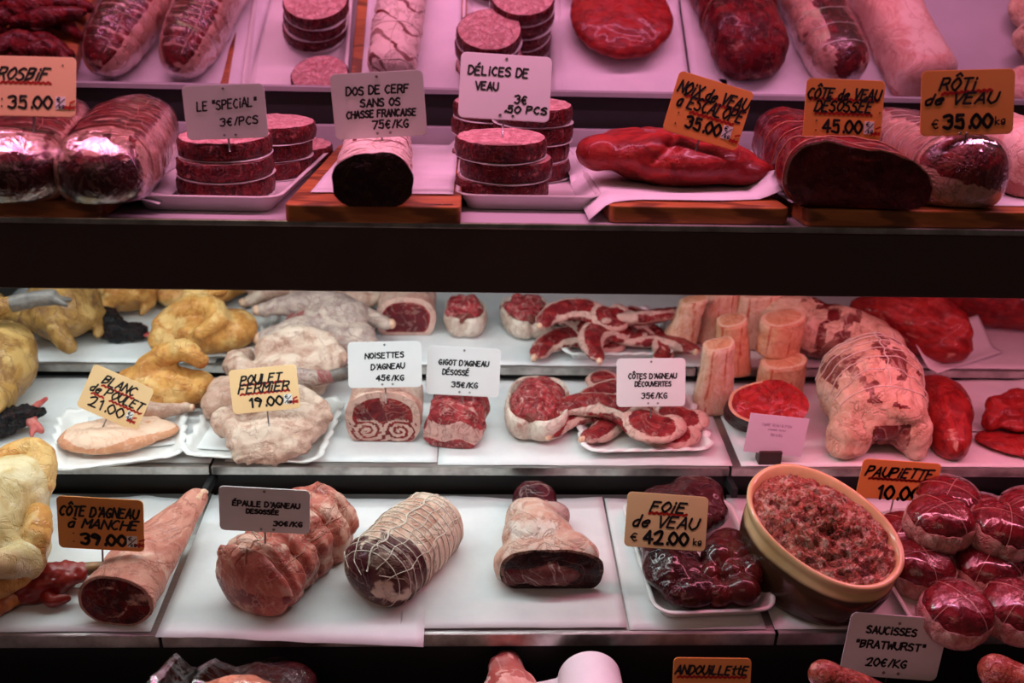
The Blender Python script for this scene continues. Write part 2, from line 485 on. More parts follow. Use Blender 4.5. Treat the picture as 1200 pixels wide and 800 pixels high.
def lie(T, near, far, h, hb=0.0):
    """matrix, length for a thing lying between two axis pixels taken at height h above the plane (its base hb above)"""
    a = T.loc(*near, h+hb); b = T.loc(*far, h+hb)
    L = sqrt((a[0]-b[0])**2+(a[1]-b[1])**2); hd = atan2(b[1]-a[1], b[0]-a[0])
    return T.mat((a[0]+b[0])/2, (a[1]+b[1])/2, hb, hd), L
def stand(T, px, py, hb=0.0, heading=0.0):
    x, y = T.loc(px, py, hb); return T.mat(x, y, hb, heading)
def scale_at(T, px, py, hb=0.0):
    return mpp(T.pt(px, py, hb))

# ------------------------------------------------------------------ lettering: marker strokes, one polyline per stroke ("~" = rounded), digits are x, y on a 6 x 9 grid
GL = {
'A': ('003960', '1353'), 'B': ('0900', '~0949584605', '~0545554200'), 'C': ('~58391704123051',), 'D': ('0900', '~09395764523000'),
'E': ('59090050', '0545'), 'F': ('590900', '0545'), 'G': ('~583917041230515434',), 'H': ('0009', '6069', '0565'), 'I': ('1016', '1819'),
'J': ('~5952301102',), 'K': ('0009', '590460'), 'L': ('090050',), 'M': ('0009346960',), 'N': ('00096069',), 'O': ('~39170412305265573917',),
'P': ('0009', '~094958564504'), 'Q': ('~3917041230526557391', '4160'), 'R': ('0009', '~094958564504', '3560'), 'S': ('~583918063553513001',),
'T': ('0969', '3930'), 'U': ('~09031230516369',), 'V': ('093069',), 'W': ('0910365069',), 'X': ('0069', '0960'),
'Y': ('0935', '693530'), 'Z': ('09690060',),
'0': ('~39170412305265573917',), '1': ('173930',), '2': ('~073959574421', '210060'), '3': ('~0839585635', '~3555523001'),
'4': ('40490363',), '5': ('591915', '~154654514001'), '6': ('~491603103051543514',), '7': ('096920',), '8': ('~35161839585635130130515335',),
'9': ('~552607295755', '5530'), '€': ('~583916133051', '0545', '0444'), '/': ('1049',), ',': ('2210',), '.': ('2021',), "'": ('2927',),
'"': ('1916', '3936'), '-': ('1444',), '*': ('0866', '0668', '3935'),
'a': ('~4525031030424', '4540'), 'd': ('~4525031030424', '4940'), 'e': ('~0343452503103041',), 'i': ('1015', '1718'), 'k': ('0009', '450340'),
'g': ('~4626042243', '~46412001'), 't': ('292140', '0646'), 'c': ('~4525031041',), 'o': ('~25031032452503',),
'x': ('0066', '0660'), '&': ('~6025161839374602102264',),
}
ADV = {'I': 3.8, '1': 5.5, '.': 3.0, ',': 3.0, "'": 3.0, ' ': 4.6, '/': 6.0, 'i': 3.8, 'a': 6.6, 'd': 6.6, 'e': 6.4, 'k': 6.4, 'g': 6.6, 't': 6.0, 'c': 6.4, 'o': 6.4, '"': 5.6}
ACC = {'É': ('E', '2b4d'), 'È': ('E', '4b2d'), 'Ô': ('O', '1b3d5b'), 'Ï': ('I', '0b2b'), 'Ê': ('E', '1b3d5b'), 'à': ('a', '4829'), 'Ç': ('C', '3020')}
def glyph(ch):
    acc = None
    if ch in ACC: ch, acc = ACC[ch]
    st = list(GL.get(ch, ())); 
    if acc: st.append(acc)
    out = []
    for s in st:
        sm = s.startswith('~'); s = s.lstrip('~')
        if len(s) % 2: s = s[:-1]
        P = [(int(s[i], 16), int(s[i+1], 16)) for i in range(0, len(s), 2)]
        if sm: P = [(p.x, p.y) for p in smooth_path([(x, y, 0) for x, y in P], 4)]
        out.append(P)
    return out, ADV.get(ch, 7.6)
def ribbons(strokes, wd):
    """flat marker strokes with round ends in the x, y plane"""
    V, Fa = [], []
    for P in strokes:
        P = [Vector((x, y)) for x, y in P]
        for i, p in enumerate(P):
            b = len(V)
            for k in range(8): V.append((p.x+cos(k*pi/4)*wd/2, p.y+sin(k*pi/4)*wd/2, 0))
            Fa.append(tuple(range(b, b+8)))
            if i:
                d = P[i]-P[i-1]
                if d.length < 1e-9: continue
                d.normalize(); n = Vector((-d.y, d.x))*wd/2; b = len(V)
                for q in (P[i-1]-n, P[i]-n, P[i]+n, P[i-1]+n): V.append((q.x, q.y, 0))
                Fa.append((b, b+1, b+2, b+3))
    return V, Fa
def write(text, xc, yc, w, h, slant=0.0, rise=0.0, jit=.3, seed=1, drop=0):
    """strokes of one line of text centred on (xc, yc), w wide and h high"""
    rnd = random.Random(seed+len(text)); x = 0; S = []
    for ch in text:
        g, adv = glyph(ch); dy = rnd.uniform(-jit, jit); sy = 1+rnd.uniform(-jit, jit)*.1
        for P in g:
            S.append([(x+px+rnd.uniform(-jit, jit)*.4+slant*py, py*sy+dy+rnd.uniform(-jit, jit)*.3) for px, py in P])
        x += adv
    tot = max(x-1.6, 1)
    return [[(xc+(px/tot-.5)*w-slant*4.5/tot*w, yc+(py/9-.5)*h+(px/tot-.5)*rise) for px, py in P] for P in S]
def zigzag(x0, x1, y0, y1, amp, n):
    return [[(x0+(x1-x0)*i/n, y0+(y1-y0)*i/n+amp*(1 if i % 2 else -1)) for i in range(n+1)]]
NT = [0]
def price_tag(label, px, py, Y, wpx, hpx, roll=0, tilt=12, yaw=0, color='white', lines=(), pen=.022, price=None, unit=None, under=(), pin=.05, pinx=0.0, name='price_tag', holes=((.5, .07), (.46, .93), (.60, .93)), sticker=None, redmark=None, dots=(), corner=.06, group=None):
    NT[0] += 1; sd = NT[0]*13
    c = ptY(px, py, Y); s = mpp(c); W, H = wpx*s, hpx*s
    M_ = Matrix.Rotation(radians(yaw), 4, 'Z') @ Matrix.Rotation(radians(90-tilt), 4, 'X') @ Matrix.Rotation(radians(-roll), 4, 'Z')
    M_.translation = c
    root = thing(name, label, 'price tag', M_, group)
    cm = CARDW if color == 'white' else CARDP if 'peach' in label else CARDTINT
    out = rrect(W, H, corner*W, 5)
    hole = []
    R = [[Vector((x, y, -.0012)) for x, y in out], [Vector((x, y, -.0001)) for x, y in out],
         [Vector((x*(1-.0012/W), y*(1-.0012/H), 0)) for x, y in out]]
    V, Fa = rings_geo(R); mk('card', V, Fa, cm, root, smooth=False)
    X = lambda a: (a-.5)*W
    Yc = lambda b: (.5-b)*H
    def lay(nm, strokes, wd, mat, z=.0003, lab=None):
        V, Fa = ribbons(strokes, wd); mk(nm, [(x, y, z) for x, y, _ in V], Fa, mat, root, smooth=False, label=lab)
    S = []; slant = .32 if color != 'white' else .08
    for i, ln in enumerate(lines):
        t, xc, yc, w, h = ln[:5]; h *= (.86 if color == 'white' else 1); w *= (.94 if color == 'white' else 1); sl = ln[5] if len(ln) > 5 else slant
        S += write(t, X(xc), Yc(yc), w*W, h*H, sl, ln[6]*H if len(ln) > 6 else 0, .32, sd+i)
    if S: lay('lettering', S, pen*W, INK, .0004)
    if price:
        t, xc, yc, w, h, pw = price
        lay('price', write(t, X(xc), Yc(yc), w*W, h*H, 0, 0, .06, sd), pw*W, INK, .0004)
    for t, xc, yc, w, h in (unit or ()): lay('unit', write(t, X(xc), Yc(yc), w*W, h*H, 0, 0, .05, sd), .016*W, INK, .0004)
    if under:
        Z = []
        for (x0, x1, y0, y1) in under: Z += zigzag(X(x0), X(x1), Yc(y0), Yc(y1), .014*H, int(abs(x1-x0)*34))
        lay('underline', Z, .032*W, REDINK, .00025, 'red wavy underline')
    if sticker:
        x0, x1, y0, y1 = sticker
        V, Fa = box_geo(X(x0), X(x1), Yc(y1), Yc(y0), 0, .0005, 0); stk = mk('unit_sticker', V, Fa, CARDW, root, smooth=False, label='small white sticker')
        V, Fa = ribbons(write('€', X(x0+(x1-x0)*.35), Yc(y0+(y1-y0)*.25), (x1-x0)*.4*W, (y1-y0)*.35*H) + [[(X(x0+.01), Yc(y1-.03)), (X(x1-.01), Yc(y0+.04))]] +
                        write('kg', X(x0+(x1-x0)*.66), Yc(y0+(y1-y0)*.76), (x1-x0)*.5*W, (y1-y0)*.36*H), .011*W)
        mk('unit_lettering', [(x, y, .0008) for x, y, _ in V], Fa, INK, stk, smooth=False)
    if redmark:
        xc, yc, sz = redmark
        lay('red_mark', write('*', X(xc), Yc(yc), sz*W, sz*W, .1) + [[(X(xc+.01), Yc(yc-.13)), (X(xc+.06), Yc(yc-.16))]], .024*W, REDINK, .0006)
    P = [(h, .016, PINM) for h in holes] + [(d, .009, INK) for d in dots]
    for (hx, hy), r, mt in P:
        ri = [[Vector((X(hx)+cos(2*pi*k/12)*r*W*q, Yc(hy)+sin(2*pi*k/12)*r*W*q, z)) for k in range(12)] for q, z in ((1, 0), (1, .0006), (.6, .0008), (.5, .0002))]
        V, Fa = rings_geo(ri); mk('rivet', V, Fa, mt, root)
    if pin:
        tube('pin', [Vector((X(.5+pinx), -H/2+.01, -.0018)), Vector((X(.5+pinx), -H/2-pin, -.0018))], .0011, PINM, root, 6)
    return root
# ------------------------------------------------------------------ the room and the display case
structure(box('floor', (-3, 3, -2.5, 2.4, -.02, 0), plain('dark_floor_tiles', (.05, .045, .04), .4, (.03, .028, .026), 3), bev=0))
structure(box('wall_back', (-3, 3, 2.4, 2.45, 0, 3.2), plain('dark_shop_wall', (.03, .025, .024), .7, (.02, .018, .018), 3), bev=0))

case = thing('display_case', 'dark refrigerated butcher display case with stepped shelves and a tilted mirror above', 'display case', Matrix.Translation((0, 1.03, 0)))
def cbox(name, b, mat, bev=.001, label=None):
    V, Fa = box_geo(b[0], b[1], b[2]-1.03, b[3]-1.03, b[4], b[5], bev)
    return mk(name, V, Fa, mat, case, smooth=False, label=label)
ZF = ptY(600, 344, 1.03).z                                   # bottom of the dark front panel
cbox('front_panel', (-1.35, 1.35, 1.031, 1.047, ZF, T1.o.z-.0062), DARK, .0012, 'glossy dark brown front panel')
cbox('lamp_housing', (-1.35, 1.35, 1.047, 1.125, ZF+.012, ZF+.030), BLACK, 0)
ZR = ptY(600, 150, 1.485).z; ZM = ptY(600, 111, 1.50).z
RIS = plain('lilac_grey_metal', (.42, .40, .44), .42, (.36, .34, .38), 8)
cbox('back_rail', (-1.35, 1.35, 1.485, 1.497, T1.o.z, ZR), RIS, .0015, 'low pale metal rail behind the upper shelf')
cbox('back_panel', (-1.35, 1.35, 1.86, 1.87, .5, 1.6), BLACK, 0)
cbox('back_panel', (-1.35, 1.35, 1.512, 1.52, T1.o.z-.03, ZM+.03), BLACK, 0)
cbox('side_panel', (-1.37, -1.35, .6, 1.88, .0, 2.0), DARK, .001)
cbox('side_panel', (1.35, 1.37, .6, 1.88, .0, 2.0), DARK, .001)
cbox('base', (-1.35, 1.35, .66, 1.85, .02, .60), DARK, .002)
# mirror: lower edge behind the rail, top leaning out over the shelf
MT = radians(20.5)
mm = Matrix.Translation((0, 1.50-1.03, ZM)) @ Matrix.Rotation(MT, 4, 'X')
def mbox(name, b, mat, bev, label=None):
    V, Fa = box_geo(*b, bev=bev); return mk(name, [mm @ Vector(v) for v in V], Fa, mat, case, smooth=False, label=label)
mmat, nt, b = nodes('mirror_glass'); co = coords(nt)
nt.links.new(mixc(nt, mapr(nt, nz(nt, co, 2), .3, .7), (.86, .84, .88), (.82, .80, .84)), b.inputs['Base Color'])
b.inputs['Metallic'].default_value = 1; b.inputs['Roughness'].default_value = .012
mbox('mirror', (-1.35, 1.35, 0, .006, .007, .42), mmat, 0, 'tilted mirror showing the upper shelf from above')
mbox('mirror_frame', (-1.35, 1.35, -.003, .010, 0, .008), RIS, .0008)
mbox('mirror_frame', (-1.35, 1.35, -.003, .010, .42, .435), RIS, .0008)

# shelves: steel panels meeting at the two joints
def panel(T, x0, x1, d, label, th=.013, mat=None, group=None):
    m = T.mat(0, 0)
    root = thing('steel_shelf', label, 'shelf', m)
    V, Fa = box_geo(x0+.0018, x1-.0018, .0, d, -.0022, 0, .0005); mk('shelf_plate', V, Fa, mat or STEEL, root, smooth=False)
    V, Fa = box_geo(x0+.0018, x1-.0018, -.0016, .0, -th, -.0002, .0006); mk('front_edge', V, Fa, STEELB, root, smooth=False)
    return root
LIL = plain('grey_enamel_shelf', (.50, .47, .50), .35, (.44, .42, .45), 6)
sh = thing('enamel_shelf', 'upper enamelled shelf above the dark front panel', 'shelf', T1.mat(0, 0))
V, Fa = box_geo(-1.34, 1.34, .002, .452, -.006, 0, .0005); mk('shelf_plate', V, Fa, LIL, sh, smooth=False)
V, Fa = box_geo(-1.34, 1.34, -.002, .002, -.006, .0008, .0012); mk('front_edge', V, Fa, STEELB, sh, smooth=False, label='thin bright steel edge')
for T, d, nm in ((T2, .246, 'middle step, front row'), (T2B, .375, 'middle step, back row'), (T3, .27, 'lower step')):
    for x0, x1, w in ((-1.34, JX[0], 'left'), (JX[0], JX[1], 'central'), (JX[1], 1.34, 'right')):
        panel(T, x0, x1, d, '%s steel shelf panel of the %s' % (w, nm), .013 if T is not T3 else .018)
panel(T4, -1.34, JX[0], .22, 'left steel shelf panel of the bottom step'); panel(T4, JX[0], JX[1], .22, 'central steel shelf panel of the bottom step'); panel(T4, JX[1], 1.34, .22, 'right steel shelf panel of the bottom step')
# fascia under each step
cbox('step_riser', (-1.35, 1.35, 1.475, 1.479, T2.at(0, .25).z-.004, T2B.o.z-.013), BLACK, 0)
cbox('step_riser', (-1.35, 1.35, 1.245, 1.249, T3.at(0, .27).z-.01, T2.o.z-.012), BLACK, 0)
cbox('step_riser', (-1.35, 1.35, .985, .989, T4.at(0, .22).z-.06, T3.o.z-.017), BLACK, 0)
# shelf brackets seen in the dark gap at the left joint and the right joint
for x in JX:
    V, Fa = box_geo(x-.004, x+.004, 1.19-1.03, 1.24-1.03, T2.o.z-.03, T2.o.z-.016, .001); mk('bracket', V, Fa, BLACK, case, smooth=False)

# paper laid on the shelves
def paper(T, pa, pb, y0, y1, label, h=.0004, mat=None, seed=0, wave=.0010, edge=None, lift=None, name='paper_sheet', heading=0, nx=24, ny=20, th=.0003, group=None):
    xa, xb = T.loc(*pa)[0], T.loc(*pb)[0]
    o = sheet(name, xb-xa, y1-y0, mat or PAPERM, None, nx, ny, wave, seed, th, lift, edge)
    o.matrix_world = T.mat((xa+xb)/2, (y0+y1)/2, h, heading); return tagp(o, label, 'paper', group)
wavy = lambda a, s: (lambda x, y: (0, a*fnoise((x, 0, s), 9, s)*(1 if y > 0 else 0)))
paper(T2, (-60, 500), (246, 545), .006, .236, 'white paper sheet under the poultry at the left of the middle step', seed=1)
paper(T2, (262, 545), (512, 541), .009, .236, 'white paper sheet under the farm chicken and the round lamb roll', seed=2)
paper(T2, (513, 545), (858, 545), .003, .238, 'white paper sheet under the lamb cubes and the plate of chops', seed=3)
paper(T2B, (-70, 430), (250, 430), .004, .34, 'white paper sheet under the yellow birds on the back row', seed=4)
paper(T2B, (262, 430), (856, 430), .004, .34, 'white paper sheet along the middle of the back row', seed=5)
paper(T2B, (868, 430), (1290, 430), .004, .34, 'white paper sheet under the large rib joints on the back row', seed=18)
paper(T2, (868, 545), (1300, 548), .002, .236, 'white paper sheet under the netted veal on the right of the middle step', seed=6)
YB = T3.loc(600, 584)[1]
paper(T3, (-60, 740), (176, 742), .004, YB, 'white paper sheet under the yellow chicken on the lower step', seed=7, edge=wavy(.012, 2))
def drape(x, y):
    return -max(0, (-y-.112))*0.9 + .0004
paper(T3, (184, 745), (497, 745), -.002, YB, 'white paper sheet hanging over the front edge below the tied roasts', seed=8, h=.0016, edge=lambda x, y: (0, .012*fnoise((x, 0, 5), 9, 5) if y > 0 else (-(.006+.012*max(0, x+.10)/.25+.002*fnoise((x, 0, 3), 12, 2)) if y < -.10 else 0)),
      lift=lambda x, y: .0006 + max(0, fnoise((x, y, 0), 16, 8))*.0008 - (.004 if y < -.118 else 0)*max(0, x+.1)/.25)
paper(T3, (470, 725), (735, 738), .006, YB, 'white paper sheet under the veal knuckle on the lower step', seed=9, h=.0022, edge=wavy(.010, 7))
paper(T3, (738, 738), (898, 738), .004, YB, 'white paper sheet under the tray of liver', seed=10, edge=wavy(.010, 9))
paper(T3, (908, 738), (1290, 738), .004, YB, 'white paper sheet under the stoneware bowl', seed=11)
# ------------------------------------------------------------------ upper shelf
BEEF = meat('beef_red', (.19, .011, .013), (.060, .005, .007), (.62, .36, .27), (.030, .004, .005), 46, .9, veins=.14)
BEEFD = meat('beef_dark_cut', (.055, .005, .006), (.020, .003, .004), (.50, .26, .19), (.016, .003, .004), 60, .8, rough=.4, veins=.04, crease_shade=.2)
FATTY = meat('fat_cap_cream', (.74, .52, .36), (.58, .34, .22), (.80, .62, .46), (.15, .014, .014), 40, .8)
BARD = meat('barding_fat', (.80, .66, .55), (.70, .50, .40), (.84, .72, .62), (.16, .014, .018), 38, .5, rough=.42, veins=.1, crease_shade=.35)
VEAL = meat('veal_red', (.36, .026, .022), (.19, .011, .012), (.66, .36, .27), (.14, .012, .014), 30, .8, streak=(1.0, 2.4, 2.4), bump=.0006, veins=.05, crease_shade=.12)
MINCE = meat('minced_meat_side', (.17, .010, .012), (.055, .005, .007), (.50, .16, .14), (.05, .006, .008), 120, 1.1, fs=.9, bump=.0022, rough=.3)
MINCETOP = meat('minced_meat_top', (.80, .46, .44), (.62, .26, .26), (.86, .66, .62), (.45, .12, .12), 130, 1.0, fs=1.0, bump=.0012, rough=.45)
PINKFAT = meat('pale_pork_fat', (.76, .48, .38), (.66, .34, .27), (.82, .62, .52), (.40, .09, .07), 26, .7, rough=.45, bump=.0006)

def board(px0, px1, y0, d, th, label, mono=False, heading=0.0, dx=0):
    xa, xb = T1.loc(px0, 262)[0], T1.loc(px1, 262)[0]
    root = thing('cutting_board', label, 'cutting board', T1.mat((xa+xb)/2, y0, .0006, heading))
    w = xb-xa
    bm = bmesh.new(); bmesh.ops.create_cube(bm, size=1)
    for v in bm.verts: v.co = Vector((v.co.x*w, (v.co.y+.5)*d, (v.co.z+.5)*th))
    ver = [e for e in bm.edges if abs(e.verts[0].co.z-e.verts[1].co.z) > th*.5]
    bmesh.ops.bevel(bm, geom=ver, offset=.007, segments=4, affect='EDGES', profile=.5)
    top = [e for e in bm.edges if all(abs(v.co.z-th) < 1e-6 or abs(v.co.z) < 1e-6 for v in e.verts)]
    bmesh.ops.bevel(bm, geom=top, offset=.0016, segments=2, affect='EDGES', profile=.5)
    bm.verts.index_update(); V = [v.co.copy() for v in bm.verts]; Fa = [[v.index for v in f.verts] for f in bm.faces]; bm.free()
    mk('board', V, Fa, WOOD, root, smooth=False)
    if mono:                                        # the two letters burnt into the front corner
        S = write('A', .066, .010, .012, .009, .25, 0, .1, 3) + write('B', .078, .010, .010, .009, .1, 0, .1, 4) + [smooth_path([(.052, .006, 0), (.060, .008, 0), (.070, .011, 0), (.082, .008, 0), (.088, .011, 0)], 4)]
        S = [[(p[0], p[1]) for p in q] for q in S]
        V, Fa = ribbons(S, .0009); mk('burnt_monogram', [(x, y, th+.0002) for x, y, _ in V], Fa, INK, root, smooth=False, label='dark burnt monogram')
    return root
BT = .0185
board(-75, 110, -.004, .43, BT, 'olive wood board under the film-wrapped roasts at the left end of the upper shelf')
board(333, 540, -.010, .445, BT, 'olive wood board with a burnt monogram under the barded venison roll', True)
board(714, 920, .008, .425, BT, 'olive wood board under the smooth veal topside')
board(938, 1240, .004, .43, BT, 'dark olive wood board under the two roasts at the right end of the upper shelf')
board(-500, -190, .004, .44, BT, 'olive wood board with dark red strips, seen at the left of the mirror')
def upaper(px0, px1, y0, y1, label, seed, lift=None, h=BT+.001, heading=0.0, edge=None):
    return paper(T1, (px0, 262), (px1, 262), y0, y1, label, h, seed=seed, wave=.0008, lift=lift, heading=heading, edge=edge)
upaper(-100, 168, .030, .440, 'white paper under the film-wrapped roasts, its right corner hanging off the board', 21, heading=.02,
       lift=lambda x, y: .0006 - max(0, x-.062)*.20, edge=lambda x, y: (-.05*max(0, y+.2)*(1 if x > 0 else 0), -.012*max(0, x-.05)/.05*(1 if y < -.18 else 0)))
upaper(353, 530, .052, .440, 'white paper under the barded venison roll', 22, lift=lambda x, y: .0006 + max(0, x-.064)*max(0, y-.02)*5.5)
upaper(690, 926, .034, .440, 'white paper under the smooth veal topside, folding over both ends of its board', 23,
       lift=lambda x, y: .0008 + (max(0, x-.085)*1.1*max(0, .10-abs(y+.14))*9 if x > .085 else 0) - max(0, -.088-x)*.75*(1 if y < 0 else .5),
       edge=lambda x, y: (0, (-.030*max(0, (-x-.06)/.05) + .022*max(0, (x-.02)/.1)) if y < -.15 else 0))
upaper(930, 1280, .034, .440, 'white paper under the two roasts at the right end of the upper shelf', 24, edge=lambda x, y: (0, -.016*max(0, x-.08)/.1 if y < 0 else 0))

# --- trays and patties
def tray(T, px, py, w, l, h, label, heading=0.0, corner=.022, name='serving_tray', hb=.0006):
    x, y = T.loc(px, py)
    root = thing(name, label, 'tray', T.mat(x, y, hb, heading))
    tray_mesh('tray_body', w, l, h, WHITE, root, corner, .010); return root
def patty_proto(name, label, group, m, R, H, seed, rot=0.0):
    root = thing(name, label, 'patty', m, group)
    nv, rad = 72, [random.Random(seed).uniform(-1, 1) for _ in range(4)]
    prof = [(.90, 0.0), (.985, .08), (1.0, .25), (1.005, .5), (1.0, .75), (.988, .92), (.955, .985)]
    rings = []
    for q, z in prof:
        ring = []
        for k in range(nv):
            a = 2*pi*k/nv; r = R*q*(1+.018*sin(2*a+rad[0]*3)+.012*sin(3*a+rad[1]*3))
            p = Vector((cos(a)*r, sin(a)*r, z*H)); nn = fnoise(p, 120, seed)
            p += Vector((cos(a), sin(a), 0))*(.0016*nn if .02 < z < .97 else 0); ring.append(p)
        rings.append(ring)
    V, Fa = rings_geo(rings, True, False)
    fa = [max(0, fnoise(p, 150, seed+2)*.9) for p in V]
    mk('side', V, Fa, MINCE, root, attrs={'fat': fa, 'alt': [0]*len(V)})
    V = [Vector((0, 0, H*1.02))]; nr = 10; edge = rings[-1]
    for r in range(1, nr+1):
        for p in edge:
            q = Vector((p.x*r/nr, p.y*r/nr, H*(1.02-.035*(r/nr)**4)+.0008*fnoise((p.x*r/nr, p.y*r/nr, 0), 110, seed))); V.append(q)
    Fa = []
    for k in range(nv):
        k2 = (k+1) % nv; Fa.append((0, 1+k, 1+k2))
        for r in range(nr-1): Fa.append((1+r*nv+k, 1+(r+1)*nv+k, 1+(r+1)*nv+k2, 1+r*nv+k2))
    mk('top', V, Fa, MINCETOP, root, attrs={'fat': [fnoise(p, 160, seed+5)*.6 for p in V], 'alt': [0]*len(V)}, label='pale speckled pink top')
    ring = []
    for q, z in ((.90, -.0002), (1.012, .0001), (1.015, .0004), (.90, .0004)):
        ring.append([Vector((cos(2*pi*k/nv)*R*q, sin(2*pi*k/nv)*R*q*(1+.01*sin(5*2*pi*k/nv)), z+.0005*sin(3*2*pi*k/nv)*(q > 1))) for k in range(nv)])
    V, Fa = rings_geo(ring); mk('paper_disc', V, Fa, PLATE, root, label='thin clear separating disc')
    return root
POS = ('bottom', 'second', 'third', 'topmost')
proto = []
def stack(px, py, hb, n, R, H, where, group, seed, T=T1, tilt=.0):
    x, y = T.loc(px, py, hb); rnd = random.Random(seed)
    for i in range(n):
        nm = ('single' if n == 1 else 'topmost' if i == n-1 else POS[i])
        lab = '%s minced patty %s' % (nm, where)
        m = T.mat(x, y, hb+.0040, 0) @ Matrix.Rotation(radians(4.5), 4, 'X') @ Matrix.Translation((rnd.uniform(-.005, .005), rnd.uniform(-.003, .003), .0006+i*(H*1.02+.0012))) @ Matrix.Rotation(rnd.uniform(0, 6), 4, 'Z')
        R_ = R*rnd.uniform(.97, 1.03)
        sc = Matrix.Diagonal((R_/.055, R_/.055, H/.0195, 1))
        if not proto: proto.append(patty_proto('minced_patty', lab, group, m @ sc, .055, .0195, 5))
        else:
            c = dup_tree(proto[0], m @ sc, lab); c['group'] = group
t = tray(T1, 289, 213, .156, .390, .0165, 'white tray of minced patties beside the film-wrapped roasts', -.02)
stack(272, 228, .003, 3, .0535, .0205, 'in the front stack on the left tray', 'patties on the left tray', 31)
stack(322, 205, .003, 3, .0500, .0205, 'in the middle stack on the left tray', 'patties on the left tray', 32)
stack(352, 189.5, .003, 1, .0460, .0205, 'lying alone at the back of the left tray', 'patties on the left tray', 33)
tray(T1, 611, 213.5, .156, .385, .0165, 'white tray of veal patties between the venison roll and the veal topside', 0.0)
stack(588, 231, .003, 3, .0530, .0215, 'in the front left stack on the middle tray', 'veal patties on the middle tray', 34)
stack(620, 208, .003, 4, .0520, .0215, 'in the rear right stack on the middle tray', 'veal patties on the middle tray', 35)
stack(574, 197, .003, 4, .0490, .0205, 'in the rear left stack on the middle tray', 'veal patties on the middle tray', 36)

# --- rolls of roast on the boards
HB = BT+.0022
def cling_over(r, root, off=.0016, amp=.004, seed=3):
    a0, sc0, sd = r.amp, r.sc, r.seed
    r.amp, r.sc, r.seed = a0*.6+amp*.4, sc0*1.2, seed
    o = r.body('cling_film', CLING, root, nu=40, nv=40, off=off+.001, label='clear shiny cling film'); r.amp, r.sc, r.seed = a0, sc0, sd
    return o
def lie2(near, far_xy, h, hb):
    """like lie() on the upper shelf, with the far end given in metres"""
    a = T1.loc(*near, h+hb); b = (far_xy[0], far_xy[1]-1.03)
    L = sqrt((a[0]-b[0])**2+(a[1]-b[1])**2)
    return T1.mat((a[0]+b[0])/2, (a[1]+b[1])/2, hb, atan2(b[1]-a[1], b[0]-a[0])), L
def beef_roast(near, far, W, H, label, seed, hb=HB, name='beef_roast'):
    m, L = lie2(near, far, H/2, hb); root = thing(name, label, 'meat', m)
    r = Roll(L, W, H, 2.35, 0.10, .14, taper=lambda u: (.90+.22*sin(pi*min(1, u*1.1))-.06*u, .86+.24*sin(pi*min(1, u*.9))-.04*u), pinch=[.13+.052*i for i in range(16)], pk=.05, pw=.010, vp=(1.9, .6), vk=.05, amp=.0025, sc=26, seed=seed)
    def fat(u, v, p):
        f = .10+.35*fnoise(p, 34, seed)
        if abs(cos(v)) > .72: f += .62
        if .02 < u < .18 and p.z > H*.40: f += 1.0-1.3*exp(-((((p.y+.004*sin(p.z*90))/.024) % 1-.5)/.12)**2)-1.1*exp(-((p.z-H*.66)/.0030)**2)
        return f+.46*exp(-(((u-.13)/.052 % 1.0-.5)/.13)**2)*(1 if u > .2 and .9 < v < 2.6 else 0)
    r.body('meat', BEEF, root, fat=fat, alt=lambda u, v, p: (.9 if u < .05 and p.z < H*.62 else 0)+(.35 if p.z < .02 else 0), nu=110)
    r.strings('string', root, [.13+.052*i for i in range(16)], [1.9], .0005, label='tying string', mat=plain('pink_string', (.55, .22, .14), .6, (.42, .14, .09), 200))
    cling_over(r, root, seed=seed+1); return root
beef_roast((10, 200), (-.570, 1.43), .100, .072, 'leftmost film-wrapped beef roast with cream fat, cut off by the frame', 41)
beef_roast((112, 201), (-.452, 1.43), .098, .072, 'film-wrapped beef roast with red ribbed top beside the left patty tray', 42)

m, L = lie2((437, 207), (-.128, 1.425), .031, HB)
root = thing('venison_roll', 'barded venison roll with a dark cut face and pale fat strips on the monogrammed board', 'meat', m)
PN = [.07+.09*i for i in range(11)]
r = Roll(L, .080, .055, 2.4, 0.0, .05, taper=lambda u: (1+.05*sin(u*3)-.08*u, 1+.08*u), pinch=PN, pk=.06, pw=.012, vp=[pi*.5], vk=.05, amp=.003, sc=30, seed=51, foot=.08)
r.body('barding_fat', BARD, root, fat=lambda u, v, p: .75, alt=lambda u, v, p: 1.15*exp(-(((u*8.3+.55*sin(v*2)+.25*fnoise(p, 24, 3)) % 1.0-.5)/.085)**2)-.12+.35*fnoise(p, 22, 4), nu=120)
r.face('cut_face', BEEFD, root, 0, fat=lambda y, z, t: .95 if t > .93 else 0, alt=lambda y, z, t: .8, bulge=.003, label='nearly black cut face')
r.face('cut_face', BEEFD, root, 1, bulge=.004, alt=lambda y, z, t: .6)
r.strings('string', root, PN[::2], [pi*.5], .0007)

